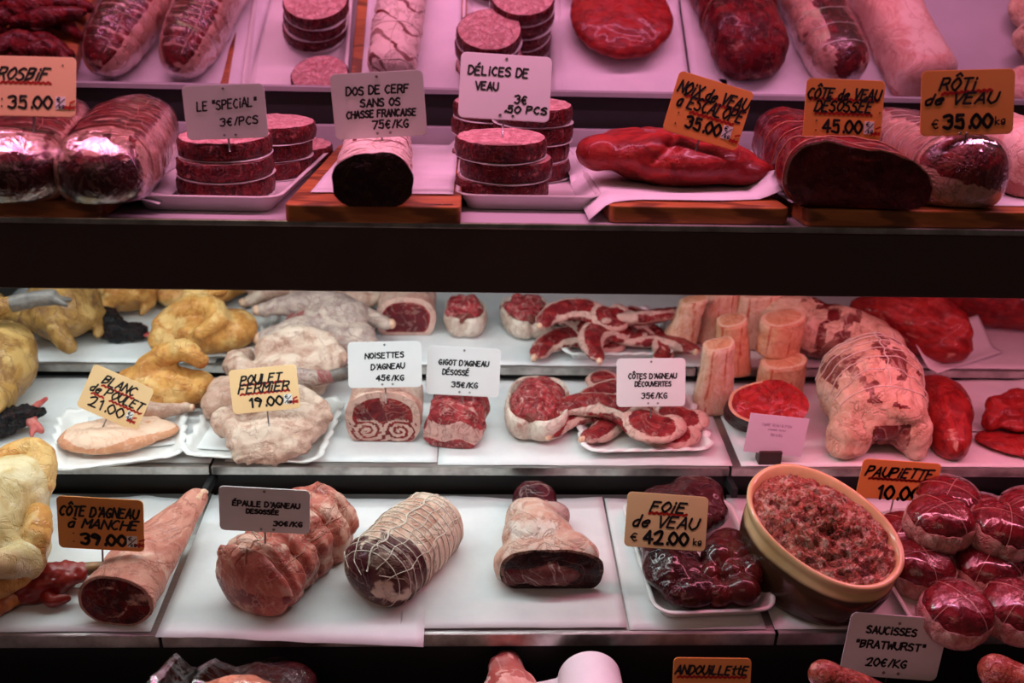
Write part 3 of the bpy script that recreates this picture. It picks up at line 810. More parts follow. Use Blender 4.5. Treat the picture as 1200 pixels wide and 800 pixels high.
# veal topside: a smooth pointed lump
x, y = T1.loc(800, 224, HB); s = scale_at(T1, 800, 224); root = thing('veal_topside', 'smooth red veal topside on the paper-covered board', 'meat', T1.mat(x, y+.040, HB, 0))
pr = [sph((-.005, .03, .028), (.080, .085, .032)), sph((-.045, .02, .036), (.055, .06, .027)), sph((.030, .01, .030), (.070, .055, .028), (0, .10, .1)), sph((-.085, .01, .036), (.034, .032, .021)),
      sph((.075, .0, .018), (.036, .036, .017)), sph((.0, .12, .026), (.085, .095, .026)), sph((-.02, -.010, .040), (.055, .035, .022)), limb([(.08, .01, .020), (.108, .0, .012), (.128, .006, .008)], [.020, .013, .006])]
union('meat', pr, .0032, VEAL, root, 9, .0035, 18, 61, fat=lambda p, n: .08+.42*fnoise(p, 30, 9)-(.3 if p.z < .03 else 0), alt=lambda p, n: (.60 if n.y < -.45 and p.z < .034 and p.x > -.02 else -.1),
      fold=lambda p, n: -.003*exp(-((p.x+.02-(p.z-.05))/.004)**2) if n.z > .2 and p.y < .02 else 0)

def rings_on(L, n, a=.08): return [a+(1-2*a)*i/(n-1) for i in range(n)]
# boned veal rib: broad dark cut face to the front, string loops
m, L = lie2((1008, 209), (.447, 1.40), .034, HB)
root = thing('veal_rib_roast', 'boned veal rib roast with a broad dark red cut face, tied with string', 'meat', m)
r = Roll(L, .148, .068, 2.6, 0.0, .16, taper=lambda u: (1-.14*u, 1.0+.05*u), pinch=[.10, .22, .36, .52, .70], pk=.03, pw=.02, amp=.005, sc=20, seed=71, foot=.10, shear=-.028, slant=.17)
r.body('meat', BEEF, root, fat=lambda u, v, p: .12+.5*fnoise(p, 30, 2), alt=lambda u, v, p: .3, nu=60)
r.face('cut_face', meat('rib_cut_face', (.10, .008, .009), (.052, .005, .006), (.50, .26, .19), (.030, .003, .004), 50, .8, rough=.3, veins=.03, crease_shade=.15), root, 0, fat=lambda y, z, t: (.95 if t > .965 and z > -.1 else .0)+(.6*exp(-((y-.92)/.06)**2-((z+.45)/.18)**2)), alt=lambda y, z, t: .35*t, bulge=.010, label='glossy dark red cut face', rough=.003)
r.strings('string', root, [.03, .10, .17, .36, .52, .70], [], .0009, mat=plain('pink_string', (.55, .22, .14), .6, (.42, .14, .09), 200))
# veal roast in film with lumpy fat along its side
m, L = lie2((1137, 207), (.585, 1.42), .036, HB)
root = thing('veal_roast', 'film-wrapped veal roast with a lumpy pale fat side, nearest the right end board edge', 'meat', m)
r = Roll(L, .100, .076, 2.6, .10, .14, taper=lambda u: (1-.08*u, 1-.06*u), pinch=rings_on(L, 9, .12), pk=.04, pw=.02, amp=.003, sc=26, seed=73)
r.body('meat', BEEF, root, fat=lambda u, v, p: (.80 if (p.y > .020+.006*fnoise(p, 40, 3) and u > .07) or (u < .12 and p.z < .030+.3*p.y) else -.10)+.40*fnoise(p, 34, 8), alt=lambda u, v, p: .55*fnoise(p, 30, 11), nu=80)
r.strings('string', root, rings_on(L, 9, .12), [], .0007)
cling_over(r, root, seed=9)
# pale fatty joint at the right edge
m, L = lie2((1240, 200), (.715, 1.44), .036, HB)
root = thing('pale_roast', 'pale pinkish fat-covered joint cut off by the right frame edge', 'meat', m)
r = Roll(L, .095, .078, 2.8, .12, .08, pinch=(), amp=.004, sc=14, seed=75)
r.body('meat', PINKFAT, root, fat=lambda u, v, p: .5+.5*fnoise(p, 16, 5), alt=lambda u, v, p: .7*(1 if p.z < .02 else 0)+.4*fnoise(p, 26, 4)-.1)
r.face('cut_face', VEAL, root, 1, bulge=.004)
# meat beyond the frame that the mirror shows
rnd = random.Random(4)
for i in range(38):
    x0 = T1.loc(-255+rnd.uniform(-115, 115), 230)[0]; y0 = .12+.25*rnd.random(); hd = rnd.uniform(-.5, .5)+.2; z = HB-.001+.008*(i//8)
    root = thing('meat_strip', 'dark red strip of meat in the pile at the left of the mirror', 'meat', T1.mat(x0, y0, z, hd), 'strips of dark meat at the left of the mirror')
    l = rnd.uniform(.05, .075)
    union('strip', [limb([(-l, 0, .010), (-.3*l, rnd.uniform(-.012, .012), .012), (.3*l, rnd.uniform(-.012, .012), .012), (l, 0, .009)], [.009, .015, .014, .008], 4)], .004, BEEF, root, 3, .003, 60, i)
x, y = T1.loc(1440, 226); root = thing('veal_shank', 'knobbly browned joint showing at the right end of the mirror', 'meat', T1.mat(x, .26, HB-.018, .3))
union('meat', [sph((0, 0, .04), (.10, .07, .04)), sph((.06, .04, .05), (.05, .05, .035)), sph((-.06, .05, .045), (.05, .04, .035)), sph((-.07, -.04, .03), (.05, .04, .03))], .005, FATTY, root, 5, .008, 22, 4, fat=lambda p, n: .3, alt=lambda p, n: .6*fnoise(p, 20, 2)+.2)
x, y = T1.loc(1390, 226); root = thing('pale_ham', 'flat pale pink joint at the right end of the mirror', 'meat', T1.mat(x, .375, .002, .1))
union('meat', [sph((0, 0, .025), (.10, .05, .028)), sph((.06, 0, .02), (.06, .045, .022))], .005, PINKFAT, root, 5, .004, 22, 6)
# ------------------------------------------------------------------ middle step, back row and front row
SKINY = meat('yellow_chicken_skin', (.64, .32, .085), (.50, .20, .05), (.72, .46, .18), (.42, .12, .03), 55, .9, fs=.6, rough=.4, bump=.0010, wet=.25, veins=.2, crease_shade=.3)
SKINB = meat('brown_guinea_skin', (.42, .23, .065), (.26, .125, .045), (.56, .36, .13), (.14, .065, .05), 40, .9, fs=.6, rough=.38, bump=.0010)
SKINP = meat('pale_poultry_skin', (.62, .42, .33), (.48, .28, .21), (.72, .56, .45), (.36, .16, .13), 48, .8, fs=.6, rough=.42, bump=.0009)
SKING = meat('grey_guinea_leg', (.50, .38, .33), (.38, .27, .25), (.64, .50, .42), (.34, .09, .09), 50, .8, fs=.6, rough=.36)
BREAST = meat('raw_breast', (.72, .36, .20), (.62, .27, .15), (.80, .56, .42), (.62, .24, .14), 34, .7, rough=.36, bump=.0006)
LAMB = meat('lamb_red', (.30, .026, .028), (.15, .010, .013), (.72, .48, .40), (.12, .012, .018), 55, .9, veins=.25)
LAMBFAT = meat('lamb_fat', (.70, .46, .37), (.58, .30, .24), (.78, .60, .50), (.38, .07, .065), 40, .8, rough=.42, bump=.0007)
CREAM = meat('cream_fat_band', (.74, .60, .50), (.62, .44, .35), (.80, .68, .58), (.45, .16, .12), 50, .6, rough=.42)
CUBES = meat('red_meat_cubes', (.44, .050, .058), (.22, .016, .022), (.72, .42, .37), (.20, .05, .04), 75, 1.0, rough=.28, veins=.5, crease_shade=.5)
BONE = meat('sawn_bone', (.80, .56, .40), (.72, .40, .25), (.84, .66, .52), (.50, .09, .04), 50, .7, rough=.4, streak=(2, 2, .5), bump=.0005)
FEATH = meat('black_feathers', (.016, .018, .022), (.006, .007, .009), (.10, .09, .07), (.20, .02, .03), 90, .9, rough=.45, streak=(.5, 3, 3), bump=.003)
COMB = plain('red_comb_skin', (.45, .05, .05), .35, (.62, .20, .17), 60, .0008)
CLAW = plain('grey_poultry_foot', (.20, .17, .15), .4, (.10, .09, .085), 80, .001)
TAN = meat('tan_shank', (.76, .42, .24), (.66, .30, .16), (.82, .56, .38), (.50, .07, .04), 36, .7, rough=.4, bump=.0005)

def place(T, px, py, h=0.0, hb=.0022, heading=0.0, name='meat', label='', cat='meat', group=None):
    x, y = T.loc(px, py, hb); return thing(name, label, cat, T.mat(x, y, hb, heading), group)
def plate(T, px, py, w, l, label, heading=0.0, h=.013):
    x, y = T.loc(px, py)
    root = thing('card_plate', label, 'plate', T.mat(x, y, .0022, heading))
    tray_mesh('plate_body', w, l, h, PLATE, root, .018, .010, .0026, 26, .0012, .007); return root
def liner(T, px, py, w, l, label, heading=0.0, seed=0):
    x, y = T.loc(px, py); o = sheet('plate_liner', w, l, PAPERM, None, 14, 14, .0012, seed)
    o.matrix_world = T.mat(x, y, .0062, heading); return tagp(o, label, 'paper')

# ---- back row, left: whole yellow-brown birds with dark heads
def bird(T, px, py, hd, s, mat, label, head=True, seed=0, name='guinea_fowl'):
    root = place(T, px, py, heading=hd, name=name, label=label, cat='poultry')
    pr = [sph((0, 0, .050*s), (.068*s, .058*s, .050*s)), sph((.030*s, 0, .054*s), (.048*s, .050*s, .044*s)),
          limb([(-.03*s, -.038*s, .035*s), (-.065*s, -.048*s, .045*s), (-.095*s, -.032*s, .035*s)], [.024*s, .017*s, .010*s]),
          limb([(-.03*s, .038*s, .035*s), (-.065*s, .048*s, .045*s), (-.095*s, .032*s, .035*s)], [.024*s, .017*s, .010*s]),
          limb([(.045*s, -.043*s, .050*s), (.015*s, -.056*s, .035*s), (.05*s, -.052*s, .018*s)], [.013*s, .012*s, .007*s]),
          limb([(.045*s, .043*s, .050*s), (.015*s, .056*s, .035*s), (.05*s, .052*s, .018*s)], [.013*s, .012*s, .007*s]),
          limb([(.065*s, 0, .05*s), (.092*s, .008*s, .045*s), (.105*s, .02*s, .028*s)], [.020*s, .015*s, .012*s])]
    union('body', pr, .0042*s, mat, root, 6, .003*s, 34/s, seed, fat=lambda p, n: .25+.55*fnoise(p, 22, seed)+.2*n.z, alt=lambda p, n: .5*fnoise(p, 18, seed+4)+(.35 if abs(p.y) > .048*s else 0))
    if head:
        union('feathered_neck', [limb([(.098*s, .012*s, .034*s), (.118*s, .026*s, .026*s), (.13*s, .05*s, .017*s), (.125*s, .075*s, .016*s)], [.019*s, .024*s, .023*s, .016*s]), sph((.122*s, .085*s, .018*s), (.018*s, .020*s, .017*s))], .003*s, FEATH, root, 2, .004*s, 90, seed, label='black feathered neck and head')
        union('comb', [sph((.110*s, .085*s, .020*s), (.010*s, .014*s, .006*s)), sph((.118*s, .103*s, .012*s), (.006*s, .010*s, .006*s)), limb([(.122*s, .098*s, .014*s), (.124*s, .118*s, .010*s)], [.005*s, .002*s])], .002*s, COMB, root, 2, .001, 90, label='red comb and wattle')
    return root
bird(T2B, 80, 392, radians(-78), 1.02, SKINB, 'brown-yellow guinea fowl lying by itself on the back row, left', False, 81)
bird(T2B, -30, 396, radians(150), .95, SKINB, 'guinea fowl at the left frame edge of the back row', False, 82)
bird(T2B, 156, 360, radians(-105), .88, SKINY, 'yellow bird with black feathered head hanging toward the shelf front', True, 83, 'yellow_hen')
bird(T2B, 226, 346, radians(-60), .66, SKINY, 'yellow bird at the rear beside the one with the black head', False, 84, 'yellow_hen')
r_ = place(T2B, 44, 362, name='guinea_claw', label='dark scaly guinea fowl foot resting above the left birds', cat='poultry', hb=.112, heading=.3)
union('foot', [limb([(-.03, 0, .012), (0, 0, .016), (.02, .004, .014)], [.013, .012, .013]), limb([(.02, 0, .014), (.04, -.01, .006)], [.008, .004]), limb([(.02, 0, .014), (.045, .006, .006)], [.008, .004]), limb([(.02, 0, .014), (.03, .018, .006)], [.007, .004])], .003, CLAW, r_, 3, .001, 80, foot=False)
union('shank', [limb([(-.03, 0, .012), (-.06, .0, .010)], [.012, .014])], .003, SKINB, r_, 3, .001, 80, foot=False)

def leg_piece(T, px, py, hd, s, mat, label, seed, group=None, hb=.0022, bone=True, curl=1.0, name='chicken_quarter', red=0.0, flatz=1.0):
    """thigh and drumstick in one piece; the drumstick knuckle points along +x"""
    root = place(T, px, py, heading=hd, name=name, label=label, cat='poultry', group=group, hb=hb)
    pr = [sph((-.035*s, .0, .024*s), (.045*s, .036*s, .024*s)), sph((-.055*s, .018*s, .02*s), (.03*s, .026*s, .018*s)),
          limb([(-.030*s, -.012*s, .026*s), (.012*s, -.030*s*curl, .028*s), (.055*s, -.010*s*curl, .026*s), (.078*s, .012*s*curl, .022*s)], [.024*s, .023*s, .015*s, .0105*s]), sph((.080*s, .014*s*curl, .021*s), (.013*s, .012*s, .012*s))]
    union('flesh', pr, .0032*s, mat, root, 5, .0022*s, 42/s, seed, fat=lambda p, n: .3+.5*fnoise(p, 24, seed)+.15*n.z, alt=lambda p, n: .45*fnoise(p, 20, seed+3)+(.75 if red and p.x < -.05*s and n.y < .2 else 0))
    if bone: union('knuckle', [sph((.091*s, .017*s*curl, .020*s), (.008*s, .009*s, .009*s))], .0018*s, BONE, root, 2, .001, 90, seed, alt=lambda p, n: .6 if n.x > .7 else .1, label='pale bone end with red marrow')
    return root
plate(T2B, 262, 398, .150, .16, 'card plate under the yellow chicken leg on the back row', .05)
r_ = place(T2B, 240, 412, heading=-.05, hb=.0055, name='chicken_quarter', label='yellow folded chicken leg with thigh on the back row plate', cat='poultry')
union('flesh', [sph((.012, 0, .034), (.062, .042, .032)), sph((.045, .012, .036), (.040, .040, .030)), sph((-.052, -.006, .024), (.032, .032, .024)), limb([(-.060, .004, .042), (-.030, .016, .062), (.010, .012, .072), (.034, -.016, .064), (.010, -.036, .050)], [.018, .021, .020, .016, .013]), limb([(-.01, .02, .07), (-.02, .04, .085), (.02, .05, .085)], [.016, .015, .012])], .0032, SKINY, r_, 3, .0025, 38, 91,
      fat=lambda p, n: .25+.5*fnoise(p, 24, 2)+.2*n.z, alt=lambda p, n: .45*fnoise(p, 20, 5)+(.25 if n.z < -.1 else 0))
leg_piece(T2B, 240, 355, radians(20), 1.0, SKINY, 'orange chicken piece at the very back beside the pale poultry', 93, bone=False)
leg_piece(T2B, 300, 357, radians(160), .95, SKINP, 'pale pink chicken piece at the very back, left of the guinea legs', 94, bone=False)
plate(T2B, 372, 396, .175, .17, 'card plate under the grey guinea legs', -.06)
leg_piece(T2B, 372, 380, radians(172), 1.05, SKING, 'grey guinea leg uppermost at the back of its plate', 95, 'guinea legs on the plate', bone=True, curl=.4, hb=.030)
leg_piece(T2B, 395, 392, radians(10), .95, SKING, 'guinea leg with red meat showing, middle of its plate', 96, 'guinea legs on the plate', curl=-.8, hb=.018, red=1)
leg_piece(T2B, 378, 410, radians(178), 1.08, SKING, 'long grey guinea drumstick at the front of its plate', 97, 'guinea legs on the plate', curl=.5, hb=.008)
leg_piece(T2B, 405, 362, radians(12), .9, SKINP, 'pale guinea piece behind the other legs on the plate', 98, 'guinea legs on the plate', hb=.024)
leg_piece(T2B, 345, 358, radians(190), .9, SKINP, 'pale poultry piece at the rear left of the guinea plate', 99, 'guinea legs on the plate', hb=.024)

def swirl(y, z):
    return 0
def roast(T, near, far, H, W, label, mat, fmat, hb=.0022, name='lamb_roll', ra=0.0, rb=.1, ex=2.4, pinch=(), pk=.05, vp=(), fat=None, alt=None, ffat=None, falt=None, strings=None, amp=.003, sc=24, seed=0, taper=None, flabel=None, shear=0.0, r=.0008, smat=None, bulge=.004, foot=.12, nu=64, vs=(), back=True):
    m, L = lie(T, near, far, H/2, hb); root = thing(name, label, 'meat', m)
    ro = Roll(L, W, H, ex, ra, rb, taper, pinch, pk, .02, vp, .06, amp, sc, seed, foot, shear=shear)
    ro.body('meat', mat, root, fat=fat, alt=alt, nu=nu)
    if fmat:
        ro.face('cut_face', fmat, root, 0, fat=ffat, alt=falt, bulge=bulge, label=flabel)
    if strings or vs: ro.strings('string', root, strings or (), vs, r, smat)
    return root, ro, L
bl = lambda sc, seed, a=.6, b=.2: (lambda u, v, p: b+a*fnoise(p, sc, seed))
# ---- back row, middle: small rolls
roast(T2B, (475, 371), (478, 345), .068, .098, 'rolled lamb with a dark ragged centre on the back row', LAMBFAT, LAMB, seed=101, fat=bl(30, 1), alt=bl(20, 2, .6, 0),
      ffat=lambda y, z, t: (1 if t > .82 else 0)+.5*exp(-(t/.35)**2), falt=lambda y, z, t: .9 if t < .75 else 0, flabel='dark cut face with fat centre')
def cube_roast(T, px, py, w, l, h, label, hd=0.0, seed=0, n=26, hb=.0022):
    root = place(T, px, py, heading=hd, name='tied_lamb', label=label, cat='meat', hb=hb)
    rnd = random.Random(seed); pr = [sph((0, 0, h*.45), (w*.46, l*.46, h*.40))]
    for i in range(n):
        a = rnd.uniform(0, 2*pi); q = sqrt(rnd.random())*.82
        x, y = cos(a)*q*w*.5, sin(a)*q*l*.5
        pr.append(sph((x, y, h*.72*(1-.45*q*q)+rnd.uniform(-.002, .004)), (rnd.uniform(.008, .014), rnd.uniform(.007, .013), rnd.uniform(.008, .013)), (rnd.uniform(0, 3), rnd.uniform(0, 3), 0)))
    union('meat', pr, .0024, CUBES, root, 1, .0025, 70, seed, fat=lambda p, n: .05+.75*fnoise(p, 44, seed), alt=lambda p, n: .7 if p.y < -l*.38 and fnoise(p, 40, 3) > 0 else 0)
    # pale band of fat wrapped round the sides, pinched at the front by the string
    V, Fa = [], []; rings = []
    for (q, z) in ((.44, .04), (.515, .12), (.54, .30), (.535, .46), (.505, .60), (.47, .58), (.46, .40)):
        ring = []
        for k in range(96):
            a = 2*pi*k/96; c, s_ = cos(a), sin(a); e = 2/2.7
            p = Vector((w*q*math.copysign(abs(c)**e, c), l*q*math.copysign(abs(s_)**e, s_), h*z*(1-.25*exp(-((a-4.6)/.10)**2))))
            k2 = 1-.13*exp(-((a-4.62)/.11)**2); p.x *= k2; p.y *= k2
            p += Vector((c, s_, .3))*.003*fnoise(p, 34, seed); p.z = max(p.z, .0004); ring.append(p)
        rings.append(ring)
    V, Fa = rings_geo(rings, True, True)
    mk('fat_band', V, Fa, CREAM, root, attrs={'fat': [.4+.4*fnoise(p, 30, seed) for p in V], 'alt': [.25+.5*fnoise(p, 36, seed+1) for p in V]}, label='pale band of fat')
    return root
cube_roast(T2B, 545, 385, .066, .085, .066, 'small tied lamb roast of red pieces, left of two on the back row', .05, 111, 16)
cube_roast(T2B, 618, 384, .080, .105, .062, 'ragged tied lamb roast of red pieces, right of two on the back row', .25, 112, 22)

# ---- chops
def chop(T, px, py, hd, s, label, group, seed, hb=.006, tilt=(0, 0), flip=1, bone=True):
    x, y = T.loc(px, py, hb); m = T.mat(x, y, hb, hd) @ Matrix.Rotation(tilt[0], 4, 'X') @ Matrix.Rotation(tilt[1], 4, 'Y')
    root = thing('lamb_chop', label, 'meat', m, group)
    th = .0085*s
    pts = [(.0, .0), (-.026, .016), (-.052, .017), (-.078, .008), (-.096, -.006)]
    pts = [(a*s, b*s*flip) for a, b in pts]
    def flat(vf, k): return [Vector((v.x, v.y, th+(v.z-0)*k)) for v in vf[0]], vf[1]
    pr = [sph((.010*s, -.004*s*flip, th), (.034*s, .027*s, th)), sph((.032*s, .006*s*flip, th), (.018*s, .022*s, th)), flat(limb([(a, b, 0) for a, b in pts], [.024*s, .023*s, .021*s, .019*s, .014*s]), .5)]
    P = smooth_path([(a, b, 0) for a, b in pts], 5)
    def inner(p):
        e1 = ((p.x-.012*s)/(.027*s))**2+((p.y+.004*s*flip)/(.020*s))**2
        q = Vector((p.x, p.y, 0)); dl = min((q-c).length for c in P)
        return e1, dl
    def fatf(p, n):
        e1, dl = inner(p)
        if e1 < 1.0: return .0+.25*max(0, fnoise(p, 50, seed))
        if e1 < 1.55: return 1.0
        if p.x < -.012*s: return .15+.9*exp(-((dl-.0160*s)/(.0034*s))**2)+.3*fnoise(p, 40, seed)
        return .8+.4*fnoise(p, 40, seed)
    union('meat', pr, .0024, LAMB, root, 3, .0014, 60, seed, foot=False, fat=fatf, alt=lambda p, n: .35 if inner(p)[0] < .8 else 0)
    if bone:
        b_ = limb([(a*1.0, b+.002*s*flip, th*1.1) for a, b in pts[1:]]+[(-.106*s, -.016*s*flip, th*.9)], [.004*s, .0048*s, .0046*s, .0044*s, .005*s])
        union('rib_bone', [b_], .0018, BONE, root, 2, .0006, 80, seed, foot=False, fat=lambda p, n: .3, alt=lambda p, n: .5*fnoise(p, 50, 3)+.1, label='pale rib bone')
    return root
plate(T2B, 716, 398, .168, .165, 'crimped card plate with a pile of lamb pieces on the back row', .04, .016)
for i, (px, py, hd, s, hb, tl, fl) in enumerate([(700, 405, .3, 1.10, .010, (.25, 0), 1), (742, 404, 2.6, 1.04, .012, (.2, .1), -1), (716, 394, 1.1, 1.10, .026, (.3, .1), 1), (690, 390, -.5, 1.04, .028, (.45, 0), 1), (728, 380, 3.4, 1.10, .040, (.4, 0), 1), (748, 384, 1.9, 0.99, .026, (.3, -.2), -1), (704, 376, .2, 1.04, .050, (.4, .1), 1)]):
    chop(T2B, px, py, hd, s, 'lamb piece %s of the piled plate on the back row' % ('at the front left', 'at the front right', 'in the centre front', 'at the left side', 'near the top right', 'at the right side', 'on the very top')[i], 'pile of lamb on the back plate', 120+i, hb, tl, fl)
chop_plate = plate(T2, 748, 503, .172, .150, 'crimped card plate under the lamb chops with a handwritten tag', .04, .013)
for i, (px, py, hd, s, hb, tl, fl) in enumerate([(770, 512, -.42, 1.22, .0075, (.05, 0), 1), (708, 478, 1.3, 1.04, .008, (.05, 0), -1), (722, 492, .35, 1.10, .012, (.12, 0), 1), (785, 492, -.55, 1.10, .017, (.1, .05), 1), (752, 503, -.40, 1.22, .026, (.12, .02), 1), (715, 462, 1.9, 1.10, .020, (.12, 0), -1), (760, 470, .2, 1.10, .024, (.2, 0), 1)]):
    chop(T2, px, py, hd, s, 'lamb chop %s on the tagged plate' % ('at the front right, lying flat', 'lying flat at the left', 'left of centre under the others', 'behind the tag pin at the right', 'on top with a long rib', 'on top at the rear left', 'at the rear behind the tag')[i], 'lamb chops on the tagged plate', 130+i, hb, tl, fl)

# ---- front row, left: big guinea fowl with dark head, breast on a plate, yellow leg, pale chickens
r_ = place(T2, -6, 474, heading=radians(80), name='guinea_fowl', label='big brown-yellow guinea fowl at the left frame edge, dark feathered neck below it', cat='poultry')
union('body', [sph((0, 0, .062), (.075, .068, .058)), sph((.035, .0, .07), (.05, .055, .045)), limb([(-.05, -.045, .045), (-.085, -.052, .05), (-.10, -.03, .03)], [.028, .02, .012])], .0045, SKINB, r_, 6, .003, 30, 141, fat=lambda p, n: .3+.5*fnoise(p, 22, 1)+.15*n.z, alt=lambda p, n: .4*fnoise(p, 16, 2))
x, y = T2.loc(20, 492)
union('wing', [limb([(-.100, .045, .052), (-.094, .0, .056), (-.074, -.034, .058), (-.058, -.056, .052)], [.020, .023, .021, .015])], .003, SKINY, r_, 4, .002, 45, 142, foot=False, fat=lambda p, n: .3+.6*fnoise(p, 30, 5), label='yellow wing')
union('feathered_neck', [limb([(-.125, .055, .016), (-.118, .0, .018), (-.092, -.045, .024), (-.058, -.085, .026)], [.016, .020, .022, .016]), limb([(-.06, -.08, .026), (-.035, -.10, .022)], [.014, .006])], .003, FEATH, r_, 2, .005, 80, 143, fat=lambda p, n: .5 if p.y > .02 else 0, label='black feathered neck')
union('comb', [limb([(-.050, -.092, .030), (-.018, -.096, .030)], [.006, .004]), limb([(-.062, -.098, .020), (-.072, -.118, .014)], [.008, .005]), limb([(-.058, -.10, .022), (-.085, -.112, .012)], [.005, .003])], .002, COMB, r_, 2, .001, 80, label='pinkish red beak and wattle')
plate(T2, 143, 517, .160, .150, 'crimped card plate holding the chicken breast and a yellow leg', .25)
liner(T2, 162, 503, .135, .125, 'white liner on the plate of chicken breast', .25, 5)
r_ = place(T2, 199, 470, heading=.06, hb=.0075, name='chicken_quarter', label='big yellow chicken leg with thigh behind the blanc de poulet tag', cat='poultry')
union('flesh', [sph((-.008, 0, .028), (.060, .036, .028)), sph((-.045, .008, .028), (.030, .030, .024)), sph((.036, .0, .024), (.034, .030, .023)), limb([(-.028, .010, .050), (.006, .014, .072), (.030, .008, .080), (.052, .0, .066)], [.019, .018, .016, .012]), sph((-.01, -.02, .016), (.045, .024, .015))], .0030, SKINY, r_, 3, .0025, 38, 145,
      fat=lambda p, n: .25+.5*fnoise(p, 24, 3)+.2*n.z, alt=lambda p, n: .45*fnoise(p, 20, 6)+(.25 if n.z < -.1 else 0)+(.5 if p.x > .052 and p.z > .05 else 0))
leg_piece(T2, 176, 486, radians(-12), .66, SKINP, 'small pale drumstick tip poking from under the yellow chicken leg', 146, hb=.008)
r_ = place(T2, 140, 520, heading=.16, name='chicken_breast', label='raw chicken breast slab with pale skin on the crimped plate', cat='poultry', hb=.0075)
union('breast', [sph((-.01, 0, .013), (.070, .036, .016)), sph((-.045, .006, .012), (.032, .030, .013)), sph((.045, .01, .011), (.034, .022, .011)), sph((.005, .02, .013), (.055, .03, .012))], .0026, BREAST, r_, 4, .002, 40, 147, fat=lambda p, n: (1.0 if p.z > .0190+.003*sin(p.x*60) or p.y > .02 else -.15)+.2*fnoise(p, 40, 3), alt=lambda p, n: .2)
plate(T2, 313, 509, .180, .160, 'crimped card plate under the pale farm chickens', -.10)
liner(T2, 306, 503, .150, .135, 'white liner on the plate of farm chickens', -.10, 6)
def pale_chicken(px, py, hd, s, label, seed, hb):
    root = place(T2, px, py, heading=hd, name='farm_chicken', label=label, cat='poultry', hb=hb)
    pr = [sph((0, 0, .026*s), (.062*s, .050*s, .028*s)), sph((.03*s, .015*s, .03*s), (.04*s, .04*s, .026*s)), sph((-.035*s, -.02*s, .024*s), (.036*s, .034*s, .024*s)),
          limb([(-.03*s, .024*s, .048*s), (.012*s, .040*s, .056*s), (.048*s, .026*s, .050*s), (.066*s, .0, .040*s)], [.020*s, .019*s, .013*s, .010*s]),
          limb([(-.055*s, -.01*s, .03*s), (-.072*s, .02*s, .032*s), (-.06*s, .05*s, .03*s)], [.017*s, .02*s, .012*s]),
          limb([(.03*s, -.045*s, .025*s), (-.01*s, -.055*s, .018*s), (-.055*s, -.045*s, .012*s)], [.014*s, .013*s, .008*s])]
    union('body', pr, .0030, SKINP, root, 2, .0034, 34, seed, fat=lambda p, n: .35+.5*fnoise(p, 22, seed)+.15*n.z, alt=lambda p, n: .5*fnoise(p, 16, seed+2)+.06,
          fold=lambda p, n: -.0030*abs(sin(p.y*130+p.x*30+6*fnoise(p, 16, seed)))**.7*(1 if p.y < -.005*s else .2))
    return root
pale_chicken(345, 455, radians(12), 1.12, 'pale plucked farm chicken at the back of the crimped plate', 151, .012)
pale_chicken(329, 521, radians(8), 1.0, 'pale plucked farm chicken with wrinkled skin at the front of the crimped plate', 152, .0075)
r_ = place(T2, 262, 487, heading=radians(70), name='chicken_piece', label='round pale chicken thigh at the left of the crimped plate', cat='poultry', hb=.0075)
union('flesh', [sph((0, 0, .024), (.036, .026, .025)), sph((.02, .012, .03), (.028, .02, .018)), limb([(.03, .012, .03), (.06, -.01, .03)], [.016, .012])], .0028, SKINP, r_, 4, .002, 40, 153, fat=lambda p, n: .4+.5*fnoise(p, 22, 5), alt=lambda p, n: .4*fnoise(p, 16, 6))
r_ = place(T2, 372, 452, heading=radians(12), name='chicken_stump', label='dark grey chicken leg stump on the pale chicken behind the tag', cat='poultry', hb=.052)
union('stump', [limb([(-.03, 0, .016), (0, .0, .014), (.022, .004, .010)], [.016, .012, .009])], .0026, SKING, r_, 3, .001, 60, 3, foot=False, alt=lambda p, n: .6 if p.x > 0 else 0)
union('foot', [limb([(.018, .003, .011), (.036, .006, .012), (.050, .010, .010)], [.009, .010, .007])], .0024, CLAW, r_, 2, .001, 80, 4, foot=False, label='dark grey foot')

# ---- front row, middle: lamb rolls
def eyes(y, z, t):
    for sx in (-1, 1):
        dx, dz = y-sx*.42, z+.42; rr = sqrt((dx/.46)**2+(dz/.46)**2)
        if rr < 1.05:
            a = atan2(dz, dx*sx); return 1.0 if (rr*2.6+a/(2*pi)) % 1.0 > .42 else .0
    return 1.0 if t > (.80 if z > -.1 else .9) or (abs(y) < .07 and z > .42) else 0.0
roast(T2, (449, 489), (455, 456), .078, .104, 'rolled lamb showing two curled spirals in its cut face, under the noisettes tag', LAMBFAT, LAMB, seed=161, ex=2.6, fat=bl(26, 1, .5, .35), alt=bl(20, 2, .4, 0), ffat=eyes, falt=lambda y, z, t: .55 if z > -.05 and t < .7 else 0, flabel='dark red cut face with two pale spirals', rb=.05, bulge=.002)
roast(T2, (531, 500), (540, 468), .060, .080, 'small boned lamb leg with fatty folded front, under the gigot tag', CUBES, CUBES, seed=162, ex=2.3, pinch=(.3, .6), pk=.10, fat=lambda u, v, p: .25+.8*fnoise(p, 34, 4), alt=lambda u, v, p: .4*fnoise(p, 30, 5)+(.5 if u > .6 else 0),
      ffat=lambda y, z, t: (1.0 if (-.35 < z+.25*y*y+.1*sin(y*6) < .35) else .1), falt=lambda y, z, t: .4 if z < -.4 else 0, flabel='folded front with a pale fat strip', strings=(.3, .6), shear=.014, amp=.006, sc=36, bulge=.010)
cube_roast(T2, 629, 494, .086, .128, .068, 'tied lamb roast of red cubes in a pale fat band on the front row', -.12, 163, 40)

